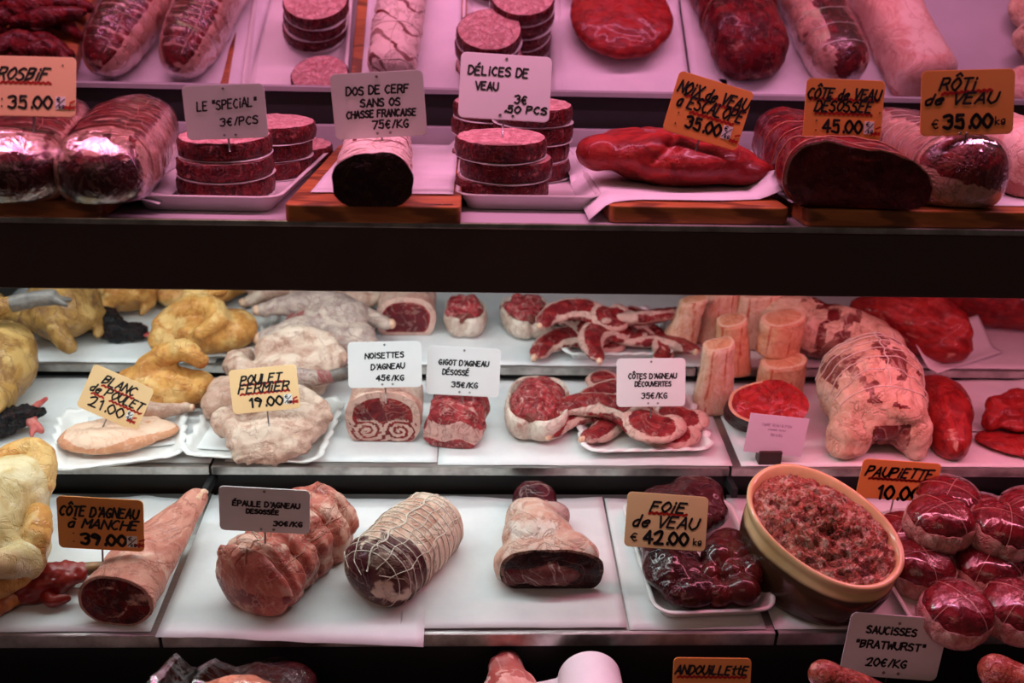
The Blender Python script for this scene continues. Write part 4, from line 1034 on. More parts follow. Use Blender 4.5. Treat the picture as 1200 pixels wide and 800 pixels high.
# ---- right: marrow bones, shank, steak with card
def bone_slab(T, px, py, w, d, h, lean, label, seed, hd=0.0, mat=None, name='marrow_bone', hb=.0022, flare=.16):
    root = place(T, px, py, heading=hd, name=name, label=label, cat='bone', hb=hb)
    rings = []
    for i in range(13):
        t = i/12; k = 1+flare*((1-t)**2-.6*t)+.05*flare/.16*sin(t*6)
        rings.append([Vector((w/2*k*math.copysign(abs(cos(a))**.8, cos(a))+lean*t, d/2*k*math.copysign(abs(sin(a))**.8, sin(a)), .0006+h*t+(.006*t*cos(a)))) for a in [2*pi*j/40 for j in range(40)]])
    for ring in rings:
        for p in ring: p += Vector((p.x, p.y, 0)).normalized()*.0022*fnoise(p, 40, seed)
    V, Fa = rings_geo(rings, True, True)
    mk('bone', V, Fa, mat or BONE, root, attrs={'fat': [.3+.4*fnoise(p, 30, 2) for p in V], 'alt': [.75*exp(-((sin(atan2(p.y, p.x)*3+seed)*.8+.2*fnoise(p, 30, 4))/.35)**2)-.10 for p in V]})
    top = rings[-1]; c = sum(top, Vector())/len(top)
    V = []; nr = 8
    for r_i in range(1, nr+1):
        for p in top: q = c.lerp(p, r_i/nr*.97); q.z += .0016*(1-(r_i/nr)**3)+.0008; V.append(q)
    V = [c+Vector((0, 0, .0024))]+V; n = len(top); Fa = [(0, 1+k, 1+(k+1) % n) for k in range(n)]
    for r_i in range(nr-1):
        for k in range(n): k2 = (k+1) % n; Fa.append((1+r_i*n+k, 1+(r_i+1)*n+k, 1+(r_i+1)*n+k2, 1+r_i*n+k2))
    mk('sawn_end', V, Fa, TAN, root, attrs={'fat': [0]+[1.0 if r_i > 5 else .1 for r_i in range(nr) for _ in top], 'alt': [0]+[.25 if r_i < 5 else 0 for r_i in range(nr) for _ in top]}, label='pinkish sawn end')
    return root
bone_slab(T2, 834, 478, .052, .040, .108, -.002, 'tall upright marrow bone standing at the front beside the lamb chops', 1, .2)
bone_slab(T2B, 858, 432, .050, .05, .085, -.012, 'tan bone piece standing right behind the tall marrow bone', 5, .1, TAN)
bone_slab(T2B, 792, 408, .050, .035, .088, .020, 'upright split bone leaning on the back row behind the tall marrow bone', 2, -.1)
bone_slab(T2B, 838, 398, .060, .045, .088, .002, 'reddish bone block standing in shade on the back row', 3, .2)
bone_slab(T2B, 884, 400, .085, .060, .092, 0, 'wide red bone joint standing behind the stacked shank slices', 4, .0)
for i, (h, dx, hb) in enumerate(((.060, .0, .0022), (.056, -.002, .0635))):
    bone_slab(T2, 911, 463-52*i, .070-.004*i, .054, h, .001, '%s of two stacked tan shank slices behind the steak' % ('lower', 'upper')[i], 7+i, .3*i, TAN, 'shank_slice', hb, .01)
x, y = T2.loc(893, 510)
root = thing('rib_steak', 'thick rib steak with a bright red slanting cut top behind the small lilac card', 'meat', T2.mat(x, y+.010, .037, radians(88)) @ Matrix.Rotation(radians(48), 4, 'Y'))
STK = meat('steak_red', (.42, .022, .020), (.24, .010, .010), (.70, .40, .24), (.14, .01, .01), 60, .8, rough=.3, veins=.08, crease_shade=.08)
ro = Roll(.056, .108, .076, 2.2, 0, .12, amp=.003, sc=22, seed=171, foot=.0, taper=lambda u: (1-.05*u, 1-.05*u))
_S = ro.S
def _S2(u, v, off=0.0):                       # centred on the axis, no flat foot
    W2, H2 = .054*(1-.05*u)*ro.end(u), .036*(1-.05*u)*ro.end(u); p = Vector((.056*(u-.5), W2*cos(v)*(1+.06*cos(2*v)), H2*sin(v)*(1+.08*cos(3*v)))); return p+Vector((0, cos(v), sin(v)))*(.0015*fnoise(p, 40, 3)+off)
ro.S = _S2
ro.body('meat', BEEFD, root, fat=lambda u, v, p: .9 if 2.3 < v < 4.0 and u < .5 else .05, alt=lambda u, v, p: 0)
ro.face('cut_face', STK, root, 0, fat=lambda y, z, t: (1 if t > .93 and y > .1 else 0)+(.35 if t > .97 else 0), alt=lambda y, z, t: 0, bulge=.004, label='bright red cut top with a fat edge')
# small printed card in its dark wooden holder
c = ptY(903, 525, 1.232); root = thing('card_holder', 'small lilac printed card in a dark wooden block on the shelf edge', 'card holder', T2.mat(c.x, .012, .0022, 0)); s = mpp(c)
V, Fa = box_geo(-.017, .015, -.008, .010, .0, .020, .0015); mk('block', V, Fa, plain('dark_wood_block', (.045, .018, .012), .4, (.025, .010, .008), 30), root, smooth=False)
cm = Matrix.Translation((.002, -.003, .019)) @ Matrix.Rotation(radians(4), 4, 'Y') @ Matrix.Rotation(radians(-10), 4, 'X') @ Matrix.Rotation(radians(2), 4, 'Y')
V, Fa = box_geo(-.041, .041, -.0006, .0006, -.004, .052, 0); card = mk('card', [cm @ Vector(v) for v in V], Fa, plain('lilac_card', (.74, .62, .74), .5, (.70, .58, .70), 8), root, smooth=False)
S = write('TIGRE VEAU & FOIX', -.002, .038, .042, .0038, 0, 0, .1, 3)+write('VIANDE VEAU', -.001, .0315, .025, .0022, 0, 0, .1, 4)+write('100 €/KG', 0, .024, .017, .0036, 0, 0, .1, 5)
V, Fa = ribbons(S, .00045); mk('card_lettering', [cm @ Vector((x, -.0008, y)) for x, y, _ in V], Fa, plain('violet_print', (.34, .18, .35), .6, (.30, .16, .32), 20), card, smooth=False)

# ---- right: netted veal, red joints
root = place(T2, 1022, 524, heading=0, name='netted_veal', label='big netted veal joint with creamy folds and a hollow painted dark at its front', cat='meat')
pr = [sph((0, .050, .074), (.074, .070, .072)), sph((0, .015, .060), (.070, .050, .056)), sph((-.042, -.012, .034), (.034, .030, .034)), sph((.046, -.008, .036), (.030, .034, .036)),
      limb([(-.012, -.014, .072), (.018, -.020, .076), (.044, -.016, .062)], [.016, .020, .018]), sph((-.048, -.020, .016), (.030, .024, .016)), limb([(-.045, -.008, .055), (-.02, -.022, .050), (-.01, -.025, .045)], [.02, .016, .008]), limb([(.052, -.014, .04), (.05, -.026, .01)], [.022, .014])]
vm = union('meat', pr, .0036, FATTY, root, 4, .0035, 26, 181, fat=lambda p, n: .35+.5*fnoise(p, 22, 4), alt=lambda p, n: (.95 if (n.y < .1 and abs(p.x-.006) < .027 and p.z < .058) else 0)+(.75*(1 if fnoise((p.x*1.2, p.y, p.z), 26, 7) > .02 else 0) if p.z > .085 else 0)+.25*fnoise(p, 20, 9)-.05)  # alt also paints the shade inside the front hollow as dark colour
from mathutils.bvhtree import BVHTree
bv = BVHTree.FromPolygons([v.co.copy() for v in vm.data.vertices], [list(p.vertices) for p in vm.data.polygons])
def on_meat(c, d, off=.0009):                    # the outermost point of the joint along a direction
    d = Vector(d).normalized(); h = bv.ray_cast(Vector(c)+d*.3, -d)
    return h[0]+d*off if h[0] is not None else Vector(c)+d*.05
P = []
for i in range(9):
    yy = -.006+i*.015
    P.append((smooth_path([on_meat((0, yy-.006*sin(t), .062), (cos(t), 0, sin(t))) for t in [pi*.04+pi*.92*k/36 for k in range(37)]], 2), False))
P.append((smooth_path([on_meat((.002*sin(k*2), -.010+.006*k, .062), (0, 0, 1)) for k in range(21)], 2), False))
tube('netting', P, .0008, STRING, root, 5, label='pale string netting')
# long red joint
m, L = lie(T2, (1122, 522), (1092, 442), .030, .0022); root = thing('red_fillet', 'long smooth red fillet lying beside the netted veal joint', 'meat', m)
r = Roll(L*1.05, .072, .060, 2.2, .22, .45, taper=lambda u: (.62+.55*sin(min(u*1.7, pi/2))-.25*max(0, u-.6), .8+.3*sin(pi*min(1, u))), amp=.004, sc=18, seed=185)
r.body('meat', VEAL, root, fat=lambda u, v, p: (.55 if u < .10 and abs(v-1.1) < .5 else .0)+.4*fnoise(p, 30, 4), alt=lambda u, v, p: .3*fnoise(p, 18, 5))
root = place(T2, 1190, 500, heading=.2, name='red_escalope', label='folded red escalope cut off by the right frame edge, upper slice', cat='meat', hb=.012)
union('meat', [limb([(-.045, .0, .012), (-.03, .01, .022), (0, .0, .018), (.05, .01, .014)], [.012, .016, .016, .014]), sph((.02, .0, .012), (.06, .034, .012)), limb([(-.03, .02, .03), (.02, .03, .03), (.06, .02, .025)], [.012, .014, .012])], .003, VEAL, root, 4, .003, 40, 3, fat=lambda p, n: .15+.5*fnoise(p, 30, 5), alt=lambda p, n: .3)
root = place(T2, 1196, 524, heading=-.25, name='red_escalope', label='flat red escalope at the right frame edge, lower slice', cat='meat')
union('meat', [sph((0, 0, .006), (.065, .036, .007)), sph((.03, .01, .007), (.05, .04, .008))], .003, VEAL, root, 4, .0015, 40, 4, fat=lambda p, n: .1+.4*fnoise(p, 30, 6), alt=lambda p, n: .0)
# ---- back row, right: large rib joints and folded paper
r_ = place(T2B, 965, 418, heading=radians(-24), name='rib_joint', label='large pale rib joint with yellow fat on the back row, right', cat='meat')
union('meat', [sph((0, 0, .045), (.12, .05, .045)), sph((-.06, .01, .06), (.07, .045, .038)), limb([(.05, -.01, .04), (.10, -.02, .03), (.135, -.03, .015)], [.04, .03, .012])], .005, FATTY, r_, 5, .006, 18, 191, fat=lambda p, n: .3+.5*fnoise(p, 16, 3), alt=lambda p, n: .85*(1 if fnoise(p, 20, 6) > .18 else 0)+.2*fnoise(p, 30, 8))
r_ = place(T2B, 1052, 408, heading=radians(-40), name='rib_joint', label='dark red joint on the back row beside the folded paper', cat='meat')
union('meat', [sph((0, 0, .05), (.09, .045, .05)), sph((.05, .0, .035), (.06, .04, .034)), limb([(-.05, .02, .08), (.03, .02, .085), (.09, .0, .06)], [.025, .025, .02])], .005, VEAL, r_, 5, .006, 20, 192, fat=lambda p, n: .1+.5*fnoise(p, 16, 3), alt=lambda p, n: .3*fnoise(p, 20, 2)+.3)
r_ = place(T2B, 1165, 380, heading=radians(-10), name='rib_joint', label='dim dark red joint at the rear right of the back row', cat='meat')
union('meat', [sph((0, 0, .05), (.13, .05, .055)), sph((.05, .0, .06), (.09, .05, .045))], .006, VEAL, r_, 5, .006, 20, 193, fat=lambda p, n: .1+.4*fnoise(p, 16, 3), alt=lambda p, n: .5)
x, y = T2B.loc(1108, 424)
fold = sheet('folded_paper', .16, .06, PAPERM, None, 20, 10, .001, 5, .0006, lift=lambda x, y: .001+max(0, y+.01)*.95+.012*max(0, x)*8*max(0, y+.02)*8)
fold.matrix_world = T2B.mat(x+.02, y+.012, .006, radians(28)); tagp(fold, 'folded flap of lilac-lit paper standing behind the red fillet', 'paper')
o = paper(T2, (1100, 470), (1340, 470), .09, .245, 'paper sheet raised at the back under the red escalopes', h=.003, seed=33, lift=lambda x, y: .001+max(0, y)*.35*max(0, x+.02)*4)
# ------------------------------------------------------------------ lower step
HP = .0026
REDH = plain('dark_red_head_skin', (.20, .006, .006), .3, (.30, .022, .015), 50, .0010)
SKINC = meat('yellowish_breast_skin', (.66, .50, .25), (.54, .36, .15), (.74, .62, .40), (.42, .22, .08), 48, .8, fs=.6, rough=.38, bump=.0006, veins=.10, crease_shade=.10)
r_ = place(T3, 14, 662, heading=radians(84), name='yellow_chicken', label='whole yellow chicken at the left frame edge of the lower step, red head below it', cat='poultry', hb=HP)
union('body', [sph((0, .004, .062), (.082, .048, .056)), sph((.03, 0, .085), (.060, .044, .042)), limb([(-.02, -.036, .045), (-.06, -.055, .060), (-.088, -.035, .075)], [.03, .024, .014]), limb([(-.02, .040, .045), (-.06, .055, .060), (-.088, .035, .075)], [.03, .024, .014])], .004, SKINC, r_, 5, .003, 30, 201,
      fat=lambda p, n: .35+.45*fnoise(p, 22, 1), alt=lambda p, n: .3*fnoise(p, 16, 2))
union('drumstick', [limb([(.050, -.020, .085), (.082, -.016, .104), (.092, .008, .108), (.066, .036, .100), (.02, .05, .090)], [.024, .018, .016, .015, .014])], .003, SKINY, r_, 4, .002, 45, 202, foot=False, fat=lambda p, n: .6+.5*fnoise(p, 26, 5), label='bright yellow drumstick')
union('wing', [limb([(.0, -.048, .080), (-.030, -.060, .072), (-.062, -.058, .054), (-.080, -.036, .040), (-.086, -.010, .032)], [.015, .018, .018, .016, .012])], .003, SKINY, r_, 3, .002, 50, 203, foot=False, fat=lambda p, n: .55+.5*fnoise(p, 30, 6)-(.5 if p.x < -.07 else 0), label='yellow wing tip')
union('head', [limb([(-.055, -.045, .014), (-.040, -.075, .018), (-.026, -.098, .019)], [.019, .021, .013])], .0026, REDH, r_, 2, .003, 70, label='red wattled head')
union('beak', [limb([(-.026, -.094, .019), (-.016, -.116, .020), (-.006, -.136, .020)], [.011, .007, .0016])], .0014, plain('horn_beak', (.34, .17, .06), .4, (.10, .06, .04), 60), r_, 2, 0, foot=False, label='pointed brown beak')
union('wattle', [limb([(-.050, -.070, .012), (-.066, -.084, .010), (-.060, -.100, .009)], [.010, .008, .005])], .002, REDH, r_, 2, .001, 80)
union('neck', [limb([(-.055, -.042, .013), (-.095, -.020, .014), (-.12, .03, .012)], [.015, .014, .012])], .003, plain('orange_scaly_skin', (.55, .16, .025), .45, (.30, .06, .012), 70, .0012), r_, 2, .002, 60, label='orange skinned neck')

# lamb rack: curved slab with the eye of meat at the front
m, L = lie(T3, (136, 704), (214, 592), .030, HP); root = thing('lamb_rack', 'lamb rack with pink fat cover and dark cut face under the orange-tinted tag', 'meat', m)
RACKF = meat('rack_fat', (.62, .27, .20), (.50, .17, .125), (.72, .44, .34), (.24, .022, .02), 36, .8, rough=.36, veins=.3)
r = Roll(L, .090, .060, 2.1, 0, .03, taper=lambda u: (1-.30*u-.85*max(0, u-.5), 1-.62*u), amp=.003, sc=20, seed=211, bend=lambda u: (-.012*u-.028*max(0, u-.5)+.006*sin(u*pi), .034*u**1.6), foot=.02, shear=.012)
r.body('fat_cover', RACKF, root, fat=lambda u, v, p: .15+.5*fnoise(p, 24, 2), alt=lambda u, v, p: (.85 if (v > 5.6 or v < .25) else 0)+.35*fnoise(p, 30, 4))
def rack_face(y, z, t):
    e = ((y-.12)/.40)**2+((z+.0)/.55)**2
    return 1.0 if t > .90 else (.50 if 1.0 < e < 1.4 else (.55 if y < -.35 and abs(z-.2) < .25 else 0))
r.face('cut_face', BEEF, root, 0, fat=rack_face, alt=lambda y, z, t: .45 if ((y-.12)/.40)**2+(z/.55)**2 < 1 else .2, bulge=.003, label='dark cut face with the round eye of meat')
union('rib_bone', [limb([(L*.42, -.030, .054), (L*.490, -.032, .056), (L*.505, -.034, .054)], [.005, .0045, .003])], .002, BONE, root, 2, .001, 80, foot=False, label='frayed bone end')

# tied lamb shoulder: knotted bulging roll
root, ro, L = roast(T3, (283, 690), (390, 590), .086, .104, 'tied boned lamb shoulder, bulging between its strings, under the épaule tag', meat('shoulder_pink', (.56, .18, .13), (.40, .085, .065), (.74, .46, .36), (.20, .02, .022), 34, .9, rough=.3), None, hb=HP, name='lamb_shoulder', ra=.14, rb=.14, ex=2.2, pinch=(.14, .31, .48, .65, .82), pk=.15, vp=(.5, 1.57, 2.4, 3.4), amp=.009, sc=22, seed=221,
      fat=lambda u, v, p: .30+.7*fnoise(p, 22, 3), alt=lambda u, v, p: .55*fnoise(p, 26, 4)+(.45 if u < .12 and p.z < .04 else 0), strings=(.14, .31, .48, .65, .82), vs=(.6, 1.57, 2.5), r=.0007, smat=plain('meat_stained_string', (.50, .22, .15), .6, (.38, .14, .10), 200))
tube('knot', smooth_path([ro.S(.2, 1.57, .002), ro.S(.19, 1.5, .010), ro.S(.21, 1.65, .006), ro.S(.16, 1.6, .008)], 5), .0007, STRING, root, 5)
# netted roll with creamy skin
root, ro, L = roast(T3, (428, 683), (516, 598), .076, .096, 'netted lamb roll with creamy skin and a dark purple front end', meat('netted_skin', (.68, .44, .33), (.54, .28, .20), (.78, .60, .48), (.075, .010, .018), 36, .9, rough=.34, veins=.3), None, hb=HP, ra=.20, rb=.10, ex=2.2, pinch=[.10+.072*i for i in range(12)], pk=.022, amp=.004, sc=22, seed=231, nu=90, taper=lambda u: (1+.06*sin(u*pi)-.12*u, 1-.05*u),
      fat=lambda u, v, p: .65+.5*fnoise(p, 22, 3)-(.9 if .52 < u < .78 and abs(v-1.75) < .42+.1*fnoise(p, 40, 2) else 0),
      alt=lambda u, v, p: (.85+.9*fnoise(p, 30, 6) if u < .26+.13*fnoise(p, 26, 5)+.10*cos(v-2.6) else 0)+(.22 if .52 < u < .78 and abs(v-1.75) < .42 else 0), name='netted_roll')
ro.strings('netting', root, [.08+.066*i for i in range(13)], [.35, .95, 1.95, 2.6], .0006, extra=([(.02+.03*k, 1.57+.06*sin(k*2)) for k in range(30)], [(.03, 2.2), (.06, 2.5), (.12, 2.8)], [(.01, 1.2), (.05, .9), (.16, .7)]), skew=.02)
ro.strings('string', root, [], [1.57], .0011, u0=.02)
# veal knuckle: broad dark cut face, waist, and a round dark muscle at the back
root = place(T3, 644, 690, heading=0, name='veal_knuckle', label='meat knuckle with a dark cut front and a round dark muscle behind', cat='meat', hb=HP)
KN = meat('knuckle_skin', (.70, .46, .36), (.60, .30, .22), (.76, .62, .54), (.13, .012, .018), 36, .7, rough=.36)
pr = [sph((0, .028, .026), (.062, .042, .030)), sph((-.012, .060, .032), (.046, .045, .032)), sph((-.018, .095, .030), (.034, .036, .028)), sph((.022, .03, .026), (.042, .034, .028)), sph((-.038, .022, .02), (.03, .03, .024))]
union('meat', pr, .0030, KN, root, 5, .0028, 30, 241, fat=lambda p, n: .35+.5*fnoise(p, 24, 4), alt=lambda p, n: (.9 if p.y < .004+.006*fnoise(p, 30, 2) and n.y < -.2 else 0)+(.4 if p.x < -.045 else 0)+.25*fnoise(p, 20, 7))
rr = Roll(.02, .126, .060, 2.5, 0, 0, amp=.003, sc=24, seed=5)
f = rr.face('cut_face', BEEFD, root, 0, fat=lambda y, z, t: (.95 if t > .94 and z > -.2 else 0)+(.55 if abs(t-.62) < .03 and y < 0 else 0), bulge=.008, alt=lambda y, z, t: .5, label='dark glossy cut face', rough=.003)
for v in f.data.vertices: c_ = v.co.copy(); v.co = Vector((-c_.y+.002, c_.x+.0105-.008*(1-min(1, (c_.y/.06)**2))*0, c_.z))
f.data.flip_normals()
union('round_muscle', [sph((-.012, .145, .026), (.030, .026, .026)), sph((.014, .118, .022), (.020, .020, .018))], .0026, meat('dark_purple_muscle', (.085, .014, .020), (.045, .008, .012), (.55, .36, .32), (.04, .006, .01), 40, .8, rough=.22), root, 4, .0015, 40, 242, fat=lambda p, n: (.75 if p.y < .128 else 0)+.4*fnoise(p, 40, 3)-.1, label='round dark purple muscle')

# liver on a white tray
x, y = T3.loc(812, 660)
tr = thing('serving_tray', 'long white tray of dark calf liver beside the stoneware bowl', 'tray', T3.mat(x, y, HP, radians(3)))
tray_mesh('tray_body', .142, .215, .016, WHITE, tr, .022, .009)
LIV = meat('liver', (.060, .008, .010), (.024, .004, .006), (.20, .05, .05), (.014, .003, .004), 34, .7, rough=.16, wet=.9, bump=.0010, veins=.10)
LIVR = meat('liver_red', (.105, .012, .012), (.045, .006, .007), (.24, .06, .05), (.02, .004, .004), 30, .7, rough=.2, wet=.9, bump=.0006, veins=.08)
def liver(px, py, hd, pr, label, mat, seed, fold=None, amp=.003, hb=.0065):
    pr = [([v*1.13 for v in q[0]], q[1]) for q in pr]
    root = place(T3, px, py, heading=hd, name='liver', label=label, cat='meat', hb=hb)
    union('lobe', pr, .0026, mat, root, 3, amp, 30, seed, fat=lambda p, n: .25*fnoise(p, 30, 4), alt=lambda p, n: .4*fnoise(p, 20, 3)+.1, fold=fold); return root
liver(788, 684, .1, [sph((0, 0, .020), (.034, .056, .020)), sph((.014, -.030, .017), (.030, .024, .016)), limb([(-.022, .04, .024), (-.010, .0, .032), (.012, -.040, .022)], [.012, .014, .011]), limb([(.004, .05, .024), (.016, .01, .028), (.030, -.04, .018)], [.010, .012, .009])],
      'long ridged piece of liver at the front left of the white tray', LIV, 251, amp=.0045)
liver(852, 684, -.2, [sph((0, .02, .024), (.026, .042, .020)), sph((-.012, .008, .030), (.020, .024, .018)), sph((.012, -.034, .022), (.020, .018, .017)), sph((-.014, -.040, .018), (.018, .016, .015)), sph((.002, -.016, .030), (.013, .013, .012)), sph((-.022, -.016, .024), (.012, .018, .014)), sph((.022, -.006, .024), (.014, .02, .016))],
      'lobed piece of liver at the front right of the white tray', LIVR, 252, amp=.0012)
liver(796, 618, .0, [sph((0, 0, .026), (.054, .042, .022)), sph((.02, .02, .034), (.034, .03, .018)), sph((-.03, -.01, .022), (.03, .03, .02))], 'big dark piece of liver behind the foie de veau tag', LIV, 253)

# stoneware bowl with sausage meat: the oval rim leans toward the front
x, y = T3.loc(950, 716); root = thing('stoneware_bowl', 'oval stoneware bowl, cream glaze above brown, leaning toward the front, full of sausage meat', 'bowl', T3.mat(x, y+.042, HP, 0))
xr, yr = T3.loc(966, 612, .088+HP); RC = Vector((xr-x, yr-(y+.042), .088)); MA = radians(-50); TL = radians(17)
ax = Vector((cos(MA), sin(MA), 0)); ay = Vector((-sin(MA), cos(MA), 0))
RT = Matrix.Rotation(TL, 3, 'X')
GL_C, nt, b = nodes('two_tone_glaze'); co = coords(nt)
sep = nt.nodes.new('ShaderNodeSeparateXYZ'); nt.links.new(co, sep.inputs[0])
at = N(nt, 'ShaderNodeAttribute', attribute_name='fat')
hgt = mth(nt, 'ADD', at.outputs['Fac'], mth(nt, 'MULTIPLY', nz(nt, co, 14, 3), .10))
colr = mixc(nt, mapr(nt, hgt, .73, .80), srgb(62, 38, 26), mixc(nt, mapr(nt, nz(nt, co, 20, 3), .3, .7), srgb(222, 190, 142), srgb(206, 168, 118)))
nt.links.new(colr, b.inputs['Base Color']); b.inputs['Roughness'].default_value = .22; b.inputs['Coat Weight'].default_value = .3
def bowl_ring(k, t, off=0):
    """t: 0 at the base, 1 at the rim"""
    a_, b_ = (.0985, .069)
    out = []
    for i in range(96):
        a = 2*pi*i/96; e = .93
        d = ax*(math.copysign(abs(cos(a))**e, cos(a))*a_*k) + ay*(math.copysign(abs(sin(a))**e, sin(a))*b_*k)
        rim = RC + RT @ d + RT @ Vector((0, 0, off)); base = Vector((d.x*1.0, d.y*1.0, 0))+Vector((.0, -.004, 0))
        p = base.lerp(rim, t); p.z = max(p.z, 0.0); out.append(p)
    return out
prof = [(.60, 0), (.76, .005), (.84, .10), (.93, .30), (.98, .52), (.985, .72), (.955, .80), (.955, .84), (1.0, .90), (1.015, .95), (1.02, .98), (1.008, 1.0), (.975, 1.0), (.95, .985), (.925, .93), (.88, .80), (.86, .60), (.80, .35), (.5, .15)]
R_ = [bowl_ring(k, t) for k, t in prof]; V, Fa = rings_geo(R_)
mk('bowl', V, Fa, GL_C, root, attrs={'fat': [(1.0 if i > 8 else t) for i, (k, t) in enumerate(prof) for _ in range(96)]})
V = []; nr = 64
for j in range(1, nr+1):
    for i, p in enumerate(bowl_ring(.915*j/nr, .92)):
        q = p + RT @ Vector((0, 0, .014*(1-(j/nr)**2)+.0085*fnoise(p, 75, 3, 4)*(1.1-.5*(j/nr)**3)+.0042*fnoise(p, 190, 5, 3))); V.append(q)
V = [RC+Vector((0, 0, .012))]+V; n = 96; Fa = [(0, 1+k, 1+(k+1) % n) for k in range(n)]
for j in range(nr-1):
    for k in range(n): k2 = (k+1) % n; Fa.append((1+j*n+k, 1+(j+1)*n+k, 1+(j+1)*n+k2, 1+j*n+k2))
SAUS = meat('sausage_meat', (.62, .20, .13), (.42, .085, .06), (.80, .54, .42), (.20, .05, .04), 130, 1.3, fs=.7, rough=.35, bump=.003, edge=.08)
sm = mk('sausage_meat', V, Fa, SAUS, None, attrs={'fat': [.42+.5*fnoise(p, 110, 2) for p in V], 'alt': [.22+.6*fnoise(p, 60, 8) for p in V]})
sm.matrix_world = root.matrix_world.copy(); tagp(sm, 'heaped coarse pink sausage meat filling the stoneware bowl', 'minced meat')

# paupiettes on a white tray
x, y = T3.loc(1168, 742); x0 = T3.loc(1062, 742)[0]
ptr = thing('serving_tray', 'white tray of film-wrapped paupiettes at the right end of the lower step', 'tray', T3.mat(x0+.150, y+.105, HP, radians(1)))
tray_mesh('tray_body', .290, .21, .012, WHITE, ptr, .012, .008)
PAUP = meat('paupiette_red', (.25, .014, .022), (.115, .006, .012), (.55, .20, .18), (.07, .004, .01), 40, .8, rough=.22, wet=.6, veins=.06, crease_shade=.15)
PBAND = meat('paupiette_band', (.66, .42, .36), (.50, .20, .17), (.74, .54, .46), (.30, .04, .04), 44, .8, rough=.3)
pp = []
def paupiette(px, py, h, label, rz, s=1.0, tip=(0, 0)):
    x, y = T3.loc(px, py, h+.022)
    m = T3.mat(x, y, h, rz) @ Matrix.Rotation(tip[0], 4, 'X') @ Matrix.Rotation(tip[1], 4, 'Y') @ Matrix.Diagonal((s, s, s, 1))
    if pp:
        c = dup_tree(pp[0], m, label); c['group'] = 'paupiettes on the tray'; return c
    root = thing('paupiette', label, 'meat', m, 'paupiettes on the tray'); pp.append(root)
    R = .041; H = .050
    rings = []; A = []
    for j in range(1, 30):
        ph = -pi/2+pi*j/30; ring = []
        for k in range(72):
            a = 2*pi*k/72
            rr = R*abs(cos(ph))**.72*(1-.05*exp(-((((a*4/(2*pi))+.5) % 1-.5)/.07)**2)*(1 if ph > -.3 else .5))
            p = Vector((cos(a)*rr, sin(a)*rr*.95, H/2+H/2*math.copysign(abs(sin(ph))**.85, sin(ph))))
            p += p.normalized()*.0016*fnoise(p, 45, 6); p.z = max(p.z, .0005); ring.append(p)
        rings.append(ring)
    V, Fa = rings_geo(rings)
    mk('meat', V, Fa, PAUP, root, attrs={'fat': [.15+.4*fnoise(p, 40, 2) for p in V], 'alt': [.3*fnoise(p, 30, 3)+.1 for p in V]})
    br = []
    for q, z in ((.86, .0), (.98, .06), (1.05, .22), (1.06, .42), (1.035, .58), (1.0, .60), (.97, .50)):
        ring = []
        for k in range(72):
            a = 2*pi*k/72; kk = (1-.06*exp(-((((a*4/(2*pi))+.5) % 1-.5)/.08)**2))
            p = Vector((cos(a)*R*q*kk, sin(a)*R*q*.95*kk, H*z+.004*fnoise((cos(a), sin(a), z), 2.5, 4)*(z > .3))); p += Vector((cos(a), sin(a), 0))*.0012*fnoise(p, 40, 3); p.z = max(p.z, .0003); ring.append(p)
        br.append(ring)
    V, Fa = rings_geo(br); mk('fat_band', V, Fa, PBAND, root, attrs={'fat': [.35+.5*fnoise(p, 34, 3) for p in V], 'alt': [.4*fnoise(p, 30, 8)+.1 for p in V]}, label='pale band round the base')
    P = []
    for q in range(2):
        a0 = q*pi/2
        P.append(([Vector((cos(a0)*R*1.05*cos(t), sin(a0)*R*1.0*cos(t), H/2+(H/2+.0015)*math.copysign(abs(sin(t))**.85, sin(t)))) for t in [pi*.04+pi*.92*k/28 for k in range(29)]], False))
    tube('string', P, .00045, plain('pale_red_string', (.62, .30, .25), .6, (.5, .2, .17), 200), root, 5)
    V = []; rings = []
    for j in range(2, 15):
        ph = pi/2*(j/15)*.98
        rings.append([(lambda p: p+p.normalized()*.0016*fnoise(p, 26, 8))(Vector((cos(2*pi*k/60)*R*1.075*abs(cos(ph))**.7, sin(2*pi*k/60)*R*1.03*abs(cos(ph))**.7, H/2+(H/2+.003)*abs(sin(ph))**.85))) for k in range(60)])
    V, Fa = rings_geo(rings, False, True); mk('cling_film', V, Fa, film('tight_cling_film', amount=.8, sc=20), root, label='clear shiny cling film')
    return root
paupiette(1100, 662, .030, 'paupiette with a pale band, on top beside the half-hidden orange-tinted tag', .4, 1.0)
bo = pp[0]; bo.matrix_world = T3.mat(*T3.loc(1101, 612, .068), .046, .4)
for px, py, h, lab, rz, tip in ((1110, 590, .040, 'paupiette at the rear of the tray, behind the one with the pale band', .9, (0, 0)), (1168, 620, .044, 'paupiette with red top and pale side, second from the right in the upper layer', 1.2, (.2, 0)), (1208, 604, .044, 'paupiette at the right frame edge in the upper layer', .2, (0, 0)),
    (1076, 664, .004, 'paupiette in the middle row against the stoneware bowl', .1, (.1, 0)), (1060, 632, .004, 'paupiette low behind the rim of the stoneware bowl', .7, (0, 0)), (1156, 668, .004, 'dark paupiette in the middle row between two upper ones', .8, (0, 0)),
    (1117, 716, .004, 'paupiette in the front row, left, with bright film highlights', .5, (.15, 0)), (1188, 714, .004, 'paupiette in the front row at the right frame edge', .75, (.1, 0)), (1150, 610, .004, 'paupiette underneath the upper layer at the rear of the tray', .3, (0, 0)), (1215, 660, .004, 'paupiette at the right end of the middle row', .6, (0, 0))):
    paupiette(px, py, h, lab, rz, 1.0, tip)

# ------------------------------------------------------------------ bottom step, only its top showing
def p4(px, py, Y): return ptY(px, py, Y)
